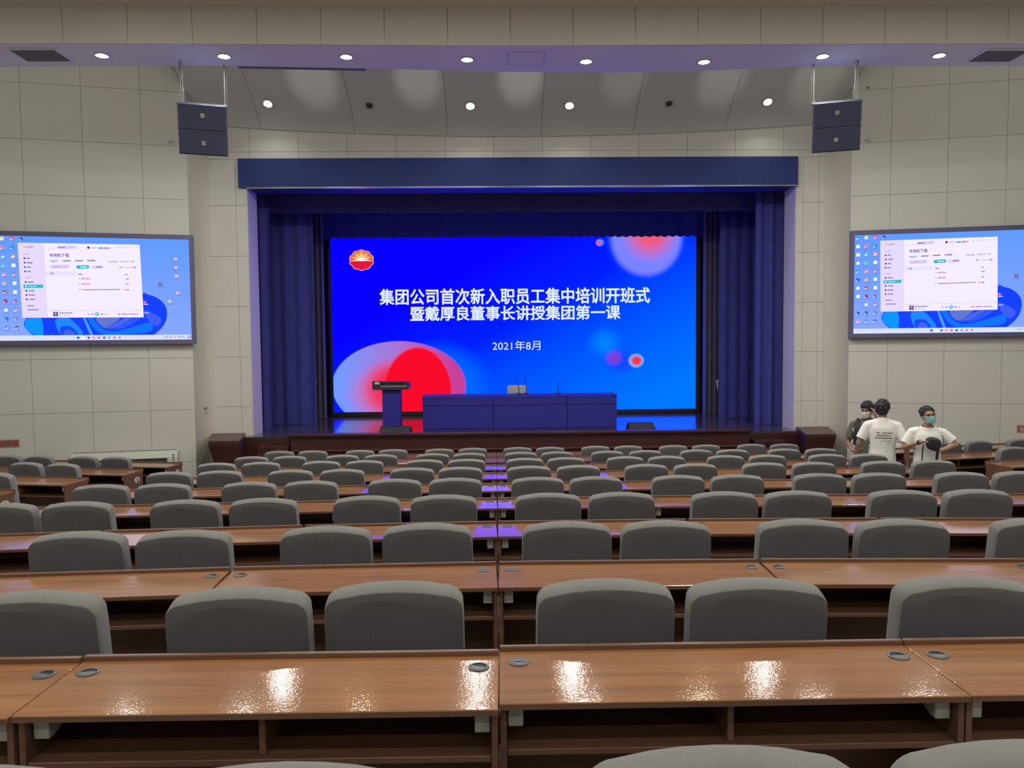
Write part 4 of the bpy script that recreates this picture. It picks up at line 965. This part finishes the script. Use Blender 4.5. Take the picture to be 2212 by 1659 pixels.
mb = MB(); mb.loft([layer(.010, .004, .02), layer(.003, .0, .018), layer(.0, .005, .016), layer(.0, .03, .007), layer(.0, .062, .0), layer(.004, .085, .0), layer(.016, .103, .0), layer(.04, .114, .0), layer(.08, .118, .0)])
ME_BACK = smooth(mb.mesh('backrest'), 50); ME_BACK.materials.append(M_FAB)
mb = MB(); mb.loft([layer(.004, .003, .017), layer(.002, -.003, .0175), layer(.007, -.006, .018), layer(.05, -.007, .018)])
ME_REAR = smooth(mb.mesh('rear_panel'), 60); ME_REAR.materials.append(M_FABR)
def seat_ring(ins, z): 
    return [(x, y, z) for x, y in [(-.22+ins, .10+ins), (0, .09+ins), (.22-ins, .10+ins), (.235-ins, .2), (.235-ins, .45), (.2-ins, .535-ins), (0, .55-ins), (-.2+ins, .535-ins), (-.235+ins, .45), (-.235+ins, .2)]]
mb = MB(); mb.loft([seat_ring(.02, .40), seat_ring(0, .415), seat_ring(0, .455), seat_ring(.02, .475), seat_ring(.07, .485)])
ME_SEAT = smooth(mb.mesh('seat'), 50); ME_SEAT.materials.append(M_FAB)
def tube_me(nm, pts, r): m = smooth(MB().tube(pts, r, 8).mesh(nm), 60); m.materials.append(M_BLK); return m
ME_LEG = [tube_me('leg', [(s*.19, y0, .42), (s*.205, y1, 0)], [.014, .011]) for s in (-1, 1) for y0, y1 in ((.14, .10), (.48, .52))]
ME_BRKT = [tube_me('back_bracket', [(s*.12, .06, .56), (s*.12, .085, .47), (s*.12, .2, .41)], .012) for s in (-1, 1)]
def chair(loc, rz, lab, group):
    t = empty('upholstered_chair', lab, 'chair', loc, rz, group)
    b = link('backrest', ME_BACK, None, t); link('rear_panel', ME_REAR, None, b); link('seat', ME_SEAT, None, t)
    for m in ME_LEG: link('leg', m, None, t)
    for m in ME_BRKT: link('back_bracket', m, None, t)
    return t
for i in sorted(RP):
    zf = max(.002, floor_i(i))
    for n, (x, y) in enumerate(RP[i]):
        y2 = y if i in (0, 1, 2) else .5*y+.5*float(np.polyval(FIT[i], x))
        sl = float(np.polyval(np.polyder(FIT[i]), x)) if i else 0
        y2 -= .01
        lab = 'grey upholstered chair, %s from the left, centre block, %s' % (ORD[n+1], 'nearest row' if i == 0 else '%s row from the camera' % ORD[i+1])
        chair((x, y2, zf), math.atan(sl)*.6+random.uniform(-.015, .015), lab, 'grey chairs in the centre block')

# side blocks
LA, RA = -SIDE_A, SIDE_A+.03
def side_desks(rows, xin, sgn, ang, side, counts):
    c, s = math.cos(ang), math.sin(ang)
    for j, (yf, zd) in enumerate(rows[:len(counts)]):
        for k in range(counts[j]):
            lx, ly = -sgn*(DW/2+k*DW), .45            # inner far corner in the desk's own frame
            ox = xin[j]-(lx*c-ly*s); oy = yf-(lx*s+ly*c)
            lab = 'brown wood-veneer desk in the %s block, %s row from the front, %s from the aisle' % (side, ORD[j+1], ORD[k+1])
            desk((ox, oy, CZ+zd-.744), ang, lab, 'desks in the %s block' % side, 'side', gy=.34, plaque=((-sgn, '2345'[j]) if k == 0 and sgn < 0 else None))
side_desks(LROW, [-5.2, -5.17, -5.19, -5.22], -1, LA, 'left', [3, 2, 2, 1])
RROW2 = [RROW[0], RROW[1], (10.19, -1.67)]
side_desks(RROW2, [6.25, 6.25, 6.58], 1, RA, 'right', [3, 2, 1])
for j, lst in enumerate(([(-12, 55, 983.5), (55, 123, 984), (150, 217, 985.5), (217, 291, 986.5)], [(22, 98, 998.5), (98, 179, 1001)], [(-52, 36, 1021)])):
    zf = CZ+LROW[j][1]-.744
    for n, (a, b, y) in enumerate(lst):
        p = on_z((a+b)/2-3, y, zf+HC)
        chair((p.x, p.y, zf), LA-.03, 'grey upholstered chair in the left block, %s row from the front, %s from the left' % (ORD[j+1], ORD[n+1]), 'grey chairs in the left block')
for j, lst in enumerate(([(2012, 2078, 962), (2079, 2143, 960), (2164, 2236, 953.5)], [(2136, 2232, 969.5)])):
    zf = CZ+RROW[j][1]-.744
    for n, (a, b, y) in enumerate(lst):
        d = ray((a+b)/2+2, y); tn = math.tan(RA); s_ = (RROW[j+1][0]+.27-6.25*tn)/(d.y-d.x*tn); p = d*s_
        chair((p.x, p.y, zf), RA+.03, 'grey upholstered chair in the right block, %s row from the front, %s from the left' % (ORD[j+1], ORD[n+1]), 'grey chairs in the right block')

# ------------------------------------------------------------------ people
def capsule(mb, a, b, ra, rb, seg=14, flat=None):
    a, b = Vector(a), Vector(b); d = b-a; Ln = d.length; d = d/Ln if Ln > 1e-6 else Vector((0, 0, 1))
    u = d.cross(Vector((0, 1, 0)) if abs(d.y) < .9 else Vector((1, 0, 0))).normalized(); v = d.cross(u); rings = []
    def ring(c, r): return [c+(u*math.cos(2*PI*k/seg)+v*math.sin(2*PI*k/seg))*r for k in range(seg)]
    for q in (85, 60, 35, 12): t = math.radians(q); rings.append(ring(a-d*ra*math.sin(t), ra*math.cos(t)))
    rings.append(ring(a, ra)); rings.append(ring(b, rb))
    for q in (12, 35, 60, 85): t = math.radians(q); rings.append(ring(b+d*rb*math.sin(t), rb*math.cos(t)))
    mb.loft(rings); return mb
def ellipsoid(mb, c, r, rot=None, seg=18, rings_=12, lo=-90, hi=90):
    c = Vector(c); out = []
    for k in range(rings_+1):
        t = math.radians(lo+.5+(hi-lo-1.)*k/rings_); rr = math.cos(t); z = math.sin(t)
        ring = [Vector((r[0]*rr*math.cos(2*PI*q/seg), r[1]*rr*math.sin(2*PI*q/seg), r[2]*z)) for q in range(seg)]
        if rot is not None: ring = [rot @ p for p in ring]
        out.append([c+p for p in ring])
    mb.loft(out); return mb
def torso(mb, prof, k, seg=24):
    rings = []
    for z, rx, ry, y in prof:
        rings.append([Vector((rx*k*math.copysign(abs(math.cos(a))**.85, math.cos(a)), (y+ry*math.copysign(abs(math.sin(a))**.9, math.sin(a)))*k, z*k)) for a in [2*PI*q/seg for q in range(seg)]])
    mb.loft(rings); return mb
def remesh(mb, name, voxel, m, iters=6):
    me = mb.mesh(name); o = bpy.data.objects.new(name, me); COL.objects.link(o)
    r = o.modifiers.new('r', 'REMESH'); r.mode = 'VOXEL'; r.voxel_size = voxel
    s = o.modifiers.new('s', 'SMOOTH'); s.iterations = iters; s.factor = .5
    dg = bpy.context.evaluated_depsgraph_get(); out = bpy.data.meshes.new_from_object(o.evaluated_get(dg)); out.name = name
    bpy.data.objects.remove(o); bpy.data.meshes.remove(me)
    for p in out.polygons: p.use_smooth = True
    out.materials.clear(); out.materials.append(m); return out
def hand(mb, w, d, palm_n, curl=.5, side=1):
    """w wrist, d direction of the fingers, palm_n palm normal; five fingers of different lengths"""
    w = Vector(w); d = Vector(d).normalized(); n = Vector(palm_n); n = (n-d*n.dot(d)).normalized(); s = d.cross(n)*side
    for q in (-.028, -.01, .01, .028): capsule(mb, w+d*.01+s*q*.6, w+d*.085+s*q, .014, .0125, 10)
    for q, L_ in zip((-.032, -.011, .011, .031), (.058, .072, .078, .068)):
        a = w+d*.09+s*q; dd = (d+n*curl*.5).normalized(); b = a+dd*L_*.5; d2 = (d+n*curl*1.6).normalized(); c = b+d2*L_*.5
        capsule(mb, a, b, .0098, .009, 8); capsule(mb, b, c, .009, .0078, 8)
    a = w+d*.03+s*.03; b = a+(d*.6+s*.8+n*.3).normalized()*.04; c = b+(d*.9+s*.25+n*.5).normalized()*.032
    capsule(mb, a, b, .013, .011, 8); capsule(mb, b, c, .011, .009, 8)
def person(lab, loc, rz, H, J, skin, tee, head_yaw=0., head_pitch=0., head_roll=0., hair='short', mask=None, glasses=False, voxel=.0095):
    """J: arm joints (shoulder, elbow, wrist, finger dir, palm normal, curl) per side in metres for H = 1.72; local front is -y"""
    k = H/1.72; t = empty('person', lab, 'person', loc, rz); S = lambda p: Vector(p)*k
    hips = .90; sh = 1.405; nk = Vector((0, .015, 1.47)); hc = Vector((0, -.012, 1.605))
    Rh = Matrix.Rotation(head_yaw, 3, 'Z') @ Matrix.Rotation(head_pitch, 3, 'X') @ Matrix.Rotation(head_roll, 3, 'Y')
    hp = lambda p: S(hc+Rh @ Vector(p))
    b = MB()
    # torso, pelvis, legs
    torso(b, ((.82, .06, .05, .01), (.86, .15, .105, .01), (.93, .158, .11, .01), (1.05, .142, .10, .0), (1.18, .152, .105, .0), (1.30, .165, .11, .005), (1.38, .16, .09, .012), (1.43, .10, .06, .015)), k)
    capsule(b, S((0, .012, 1.40)), S((0, .0, 1.52)), .062*k, .055*k)
    for s in (-1, 1):
        capsule(b, S((s*.085, .005, .90)), S((s*.095, -.01, .49)), .085*k, .055*k); capsule(b, S((s*.095, -.01, .49)), S((s*.10, .02, .09)), .055*k, .036*k)
        ellipsoid(b, S((s*.10, -.05, .045)), (.045*k, .125*k, .042*k))
        capsule(b, S((s*.10, .01, 1.40)), S((s*.185, .01, 1.375)), .065*k, .055*k)
        e, wv, fd, pn, cu = J[s]
        sh_ = Vector((s*.19, .012, 1.372)); capsule(b, S(sh_), S(e), .05*k, .038*k); capsule(b, S(e), S(wv), .039*k, .026*k)
        hand(b, S(wv), fd, pn, cu, s)
    # head
    ellipsoid(b, hp((0, .01, .02)), (.076*k, .095*k, .105*k), Rh); ellipsoid(b, hp((0, -.025, -.045)), (.06*k, .068*k, .072*k), Rh)
    ellipsoid(b, hp((0, -.05, -.085)), (.034*k, .035*k, .03*k), Rh)
    capsule(b, hp((0, -.088, .015)), hp((0, -.108, -.03)), .010*k, .016*k, 10)
    for s in (-1, 1):
        ellipsoid(b, hp((s*.079, .012, -.008)), (.011*k, .021*k, .034*k), Rh)
        capsule(b, hp((s*.012, -.086, .035)), hp((s*.05, -.074, .036)), .012*k, .010*k, 8)
    link('body', remesh(b, 'body', voxel*k, skin, 4), None, t)
    # shirt: torso shell, sleeves, hem
    m = MB()
    torso(m, ((.78, .188, .132, .005), (.86, .185, .13, .005), (.95, .178, .126, .005), (1.05, .168, .12, .0), (1.18, .172, .124, .0), (1.28, .182, .126, .005), (1.35, .18, .115, .01), (1.41, .145, .088, .014), (1.45, .09, .074, .016), (1.475, .075, .07, .012), (1.50, .07, .066, .008)), k)
    for s in (-1, 1):
        e = Vector(J[s][0]); sh_ = Vector((s*.19, .012, 1.372))
        capsule(m, S((s*.09, .012, 1.395)), S(sh_), .072*k, .066*k); capsule(m, S(sh_), S(sh_+(e-sh_)*.72), .066*k, .074*k)
    sm_ = remesh(m, 'tee_shirt', .011*k, tee, 5)
    # cut the hem, the cuffs and the neck hole cleanly
    bm = bmesh.new(); bm.from_mesh(sm_)
    cuts = [(S((0, 0, .83)), Vector((0, 0, -1)), None), (S((0, .01, 1.472)), Vector((0, -.32, .95)).normalized(), None)]
    for co, no, _ in cuts:
        bmesh.ops.bisect_plane(bm, geom=bm.verts[:]+bm.edges[:]+bm.faces[:], plane_co=co, plane_no=no, clear_outer=True)
    for s in (-1, 1):
        e = Vector(J[s][0]); sh_ = Vector((s*.19, .012, 1.372)); d = (e-sh_).normalized(); c = S(sh_+(e-sh_)*.74)
        kill = [f for f in bm.faces if (f.calc_center_median()-c).dot(d) > 0 and (f.calc_center_median()-c).length < .13*k]
        bmesh.ops.delete(bm, geom=kill, context='FACES')
    bm.to_mesh(sm_); bm.free()
    shirt = link('tee_shirt', sm_, None, t); sd = shirt.modifiers.new('thick', 'SOLIDIFY'); sd.thickness = .004; sd.offset = -1
    # trousers and shoes
    q = MB(); ellipsoid(q, S((0, .005, .90)), (.168*k, .122*k, .11*k))
    for s in (-1, 1):
        capsule(q, S((s*.085, .005, .88)), S((s*.097, -.01, .49)), .098*k, .075*k); capsule(q, S((s*.097, -.01, .49)), S((s*.10, .015, .10)), .074*k, .062*k)
    link('trousers', remesh(q, 'trousers', .014*k, M_NAVY, 5), None, t)
    for s in (-1, 1):
        f = MB(); ellipsoid(f, S((s*.10, -.055, .05)), (.052*k, .14*k, .049*k)); link('shoe', remesh(f, 'shoe', .012, M_PLB, 3), None, t)
    # hair
    h = MB()
    ellipsoid(h, hp((0, .022, .034)), (.091*k, .10*k, .108*k), Rh)
    if hair == 'full': ellipsoid(h, hp((0, -.03, .075)), (.08*k, .072*k, .06*k), Rh); ellipsoid(h, hp((0, .05, -.02)), (.074*k, .06*k, .075*k), Rh); ellipsoid(h, hp((.0, -.06, .055)), (.066*k, .034*k, .04*k), Rh)
    elif hair == 'back': ellipsoid(h, hp((0, .04, -.005)), (.088*k, .075*k, .085*k), Rh); ellipsoid(h, hp((0, -.02, .07)), (.078*k, .07*k, .055*k), Rh)
    rt = random.Random(len(lab))
    for q in range(46):
        a = rt.uniform(0, 2*PI); el = rt.uniform(.05, 1.45) if hair != 'back' else rt.uniform(-.35, 1.45)
        d = Vector((math.cos(a)*math.cos(el)*.088, math.sin(a)*math.cos(el)*.096, math.sin(el)*.104))
        ellipsoid(h, hp(Vector((0, .024, .036))+d), (rt.uniform(.018, .027)*k, .022*k, .016*k), Rh, 8, 6)
    hm = remesh(h, 'hair', .008*k, M_HAIR, 2); bm = bmesh.new(); bm.from_mesh(hm)
    if hair != 'back':
        no = Rh @ Vector((0, -.80, -.60)); co = hp((0, -.052, .055) if hair == 'short' else (0, -.075, .035))
        bmesh.ops.bisect_plane(bm, geom=bm.verts[:]+bm.edges[:]+bm.faces[:], plane_co=co, plane_no=no, clear_outer=True)
        no = Rh @ Vector((0, -.35, -.94)); co = hp((0, .03, -.02))
        bmesh.ops.bisect_plane(bm, geom=bm.verts[:]+bm.edges[:]+bm.faces[:], plane_co=co, plane_no=no, clear_outer=True)
        bmesh.ops.holes_fill(bm, edges=bm.edges[:])
    bm.to_mesh(hm); bm.free(); link('hair', hm, None, t)
    # eyes and brows
    if hair != 'back':
        for s in (-1, 1):
            ey_ = MB(); ellipsoid(ey_, hp((s*.031, -.086, .013)), (.013*k, .006*k, .006*k), Rh, 10, 6); link('eye', smooth(ey_.mesh('eye')), M_PLB, t)
    if mask:
        mk = MB(); rows = []
        for a in range(9):
            v = a/8; z = -.104+.098*v; row = []
            for c in range(13):
                u = -1+2*c/12; ang = u*1.25
                bul = .012*math.exp(-((v-.55)/.35)**2)*math.exp(-(u/.35)**2)
                rx = .078-.016*(1-v); ryy = .096+bul-.012*(1-v)
                row.append(hp((rx*math.sin(ang)*1.0, -.018-ryy*math.cos(ang)*(1 if abs(u) < 2 else 1), z-.01*abs(u)*(1-v)*-1+.012*math.cos(u*PI)*(-.2))))
            rows.append(row)
        rows2 = [[p+(p-hp((0, 0, -.04))).normalized()*.003 for p in r] for r in rows]
        mk.loft(rows2, cap=False, closed=False); mm = link('face_mask', smooth(mk.mesh('face_mask')), mask, t)
        so_ = mm.modifiers.new('thick', 'SOLIDIFY'); so_.thickness = .003
        for s in (-1, 1): link('ear_loop', MB().tube([hp((s*.072, -.05, -.005)), hp((s*.084, .0, .012)), hp((s*.088, .026, .0)), hp((s*.082, .0, -.04)), hp((s*.066, -.045, -.075))], .0022, 6), M_MASKW, t)
    if glasses:
        gm = MB()
        for s in (-1, 1):
            gm.tube([hp((s*.034+.026*math.cos(2*PI*q/14), -.106, .014+.018*math.sin(2*PI*q/14))) for q in range(15)], .0028, 6)
            gm.tube([hp((s*.06, -.104, .018)), hp((s*.083, -.06, .018)), hp((s*.086, .01, .012))], .0024, 6)
        gm.tube([hp((-.009, -.108, .017)), hp((.009, -.108, .017))], .0026, 6)
        link('glasses', gm, M_PLB, t)
    return t, shirt, k
ZF6 = floor_i(6); ZF7 = floor_i(7)
DOWN = (0, -.12, -1)
# man seen from behind in a printed white tee
pB, shB, kB = person('person in a printed white tee standing with the back to the camera', (on_y(1906, 930, 10.24).x, 10.24, ZF6), math.radians(155), 1.655,
    {1: ((.30, .03, 1.12), (.33, -.06, .875), (.1, -.15, -1), (-1, -.1, 0), .5), -1: ((-.30, .05, 1.11), (-.325, .0, .86), (-.02, -.1, -1), (1, -.1, 0), .6)}, M_SKIN2, M_TEE, head_yaw=math.radians(-18), hair='back')
# print on the back of the tee: short rows of dark strokes laid on the cloth
bm = bmesh.new(); bm.from_mesh(shB.data); bv = BVHTree.FromBMesh(bm); bm.free()
pr = MB(); rnd = random.Random(11)
for r_, (z, x0, x1) in enumerate(((1.285, -.125, .115), (1.248, -.105, .095), (1.212, -.12, .085))):
    x = x0
    while x < x1:
        w_ = rnd.uniform(.009, .016); hh = .0085
        if rnd.random() > .1:
            qs = []
            for (xx, z2) in ((x, z-hh), (x+w_, z-hh), (x+w_+.004, z+hh), (x+.004, z+hh)):
                hit = bv.ray_cast(Vector((xx*kB, .6, z2*kB)), Vector((0, -1, 0)))[0]
                qs.append((hit if hit else Vector((xx*kB, .13, z2*kB)))+Vector((0, .003, 0)))
            pr.quad(*qs)
        x += w_+.008
for z, x0, x1 in ((1.178, -.115, .03), (1.15, -.115, -.05)):
    pts = []
    for q in range(10):
        x = x0+(x1-x0)*q/9; zz_ = z-.012*q/9; hit = bv.ray_cast(Vector((x*kB, .6, zz_*kB)), Vector((0, -1, 0)))[0]
        pts.append((hit if hit else Vector((x, .13, zz_)))+Vector((0, .003, 0)))
    for a, b in zip(pts, pts[1:]): pr.quad(a-Vector((0, 0, .002)), b-Vector((0, 0, .002)), b+Vector((0, 0, .002)), a+Vector((0, 0, .002)))
link('shirt_print', pr, M_PRINT, pB)
# man facing the camera with a pale blue mask, holding a small black bag
pF, shF, kF = person('person in a plain white tee, glasses and a light blue mask holding a black bag', (on_y(2004, 930, 9.76).x, 9.76, ZF6), math.radians(-22), 1.60,
    {-1: ((-.30, .0, 1.16), (-.10, -.235, 1.275), (1, -.2, .05), (0, -.3, -1), .9), 1: ((.345, -.01, 1.225), (.135, -.215, 1.16), (-1, -.15, .05), (0, -.1, 1), .6)}, M_SKIN, M_TEE, head_yaw=math.radians(18), head_pitch=math.radians(-8), head_roll=math.radians(-6), hair='short', mask=M_MASKB, glasses=True)
lg = MB().tube([Vector(p)*kF for p in ((.072, -.134, 1.30), (.078, -.134, 1.285), (.074, -.133, 1.265))], .004, 6); link('chest_emblem', lg, M_PRINT, pF)
link('watch', smooth(MB().tube([Vector((-.135, -.194, 1.255))*kF, Vector((-.115, -.216, 1.267))*kF], .031, 12).mesh('watch')), M_PLB, pF)
bag = empty('shoulder_bag', 'small black shoulder bag held at the waist by the masked person', 'bag', tuple(pF.location), math.radians(-22))
bgm = MB(); ellipsoid(bgm, (.035, -.245, 1.165), (.092, .045, .085)); ellipsoid(bgm, (.01, -.24, 1.195), (.07, .04, .06)); ellipsoid(bgm, (.055, -.24, 1.12), (.06, .04, .045))
link('body', remesh(bgm, 'body', .01, M_BAG, 4), None, bag)
link('flap', bevel(MB().box(-.01, .09, -.296, -.284, 1.17, 1.225).mesh('flap'), .005, 2), M_BAG, bag)
def strap(pts, w_):
    mb = MB(); rings = [[(x-w_/2, y-.003, z), (x+w_/2, y-.003, z), (x+w_/2, y+.003, z), (x-w_/2, y+.003, z)] for x, y, z in pts]; mb.loft(rings); return mb
link('strap', strap([(-.075, -.24, 1.16), (-.082, -.22, 1.08), (-.085, -.205, .96), (-.083, -.20, .86)], .014), M_BAG, bag)
link('strap', strap([(.085, -.24, 1.10), (.082, -.225, 1.03), (.078, -.21, .94), (.076, -.205, .86)], .032), M_BAG, bag)
link('strap', strap([(.14, -.18, 1.27), (.148, -.20, 1.22), (.145, -.22, 1.16), (.12, -.235, 1.13)], .008), M_BAG, bag)
# person behind, dark tee, white mask, hand at the ear, backpack strap
pL, shL, kL = person('person in an olive grey tee and white mask, partly hidden behind the printed tee', (on_y(1873, 930, 11.25).x, 11.25, ZF7), math.radians(-36), 1.675,
    {-1: ((-.27, .0, 1.10), (-.16, -.2, 1.0), (.9, -.4, 0), (0, .2, 1), .8), 1: ((.31, -.12, 1.26), (.145, -.10, 1.52), (-.35, .1, .9), (-.9, .2, -.3), .5)}, M_SKIN2, M_TEEG, head_yaw=math.radians(-16), head_pitch=math.radians(6), hair='full', mask=M_MASKW)
link('backpack_strap', strap([(-.115, -.02, 1.445), (-.125, -.105, 1.40), (-.13, -.135, 1.30), (-.135, -.135, 1.18), (-.15, -.11, 1.05)], .045), M_BAG, pL)
link('lanyard_clip', MB().tube([(-.175, -.125, 1.31), (-.17, -.135, 1.27), (-.158, -.138, 1.255), (-.148, -.138, 1.31)], .005, 6), M_MASKW, pL)
bp = MB().box(-.15, .15, .15, .29, .95, 1.34).mesh('backpack'); bevel(bp, .05, 3)
tag(link('backpack', bp, M_BAG, None, pL.location, (0, 0, math.radians(-36))), 'black backpack worn by the person in the olive tee', 'backpack')
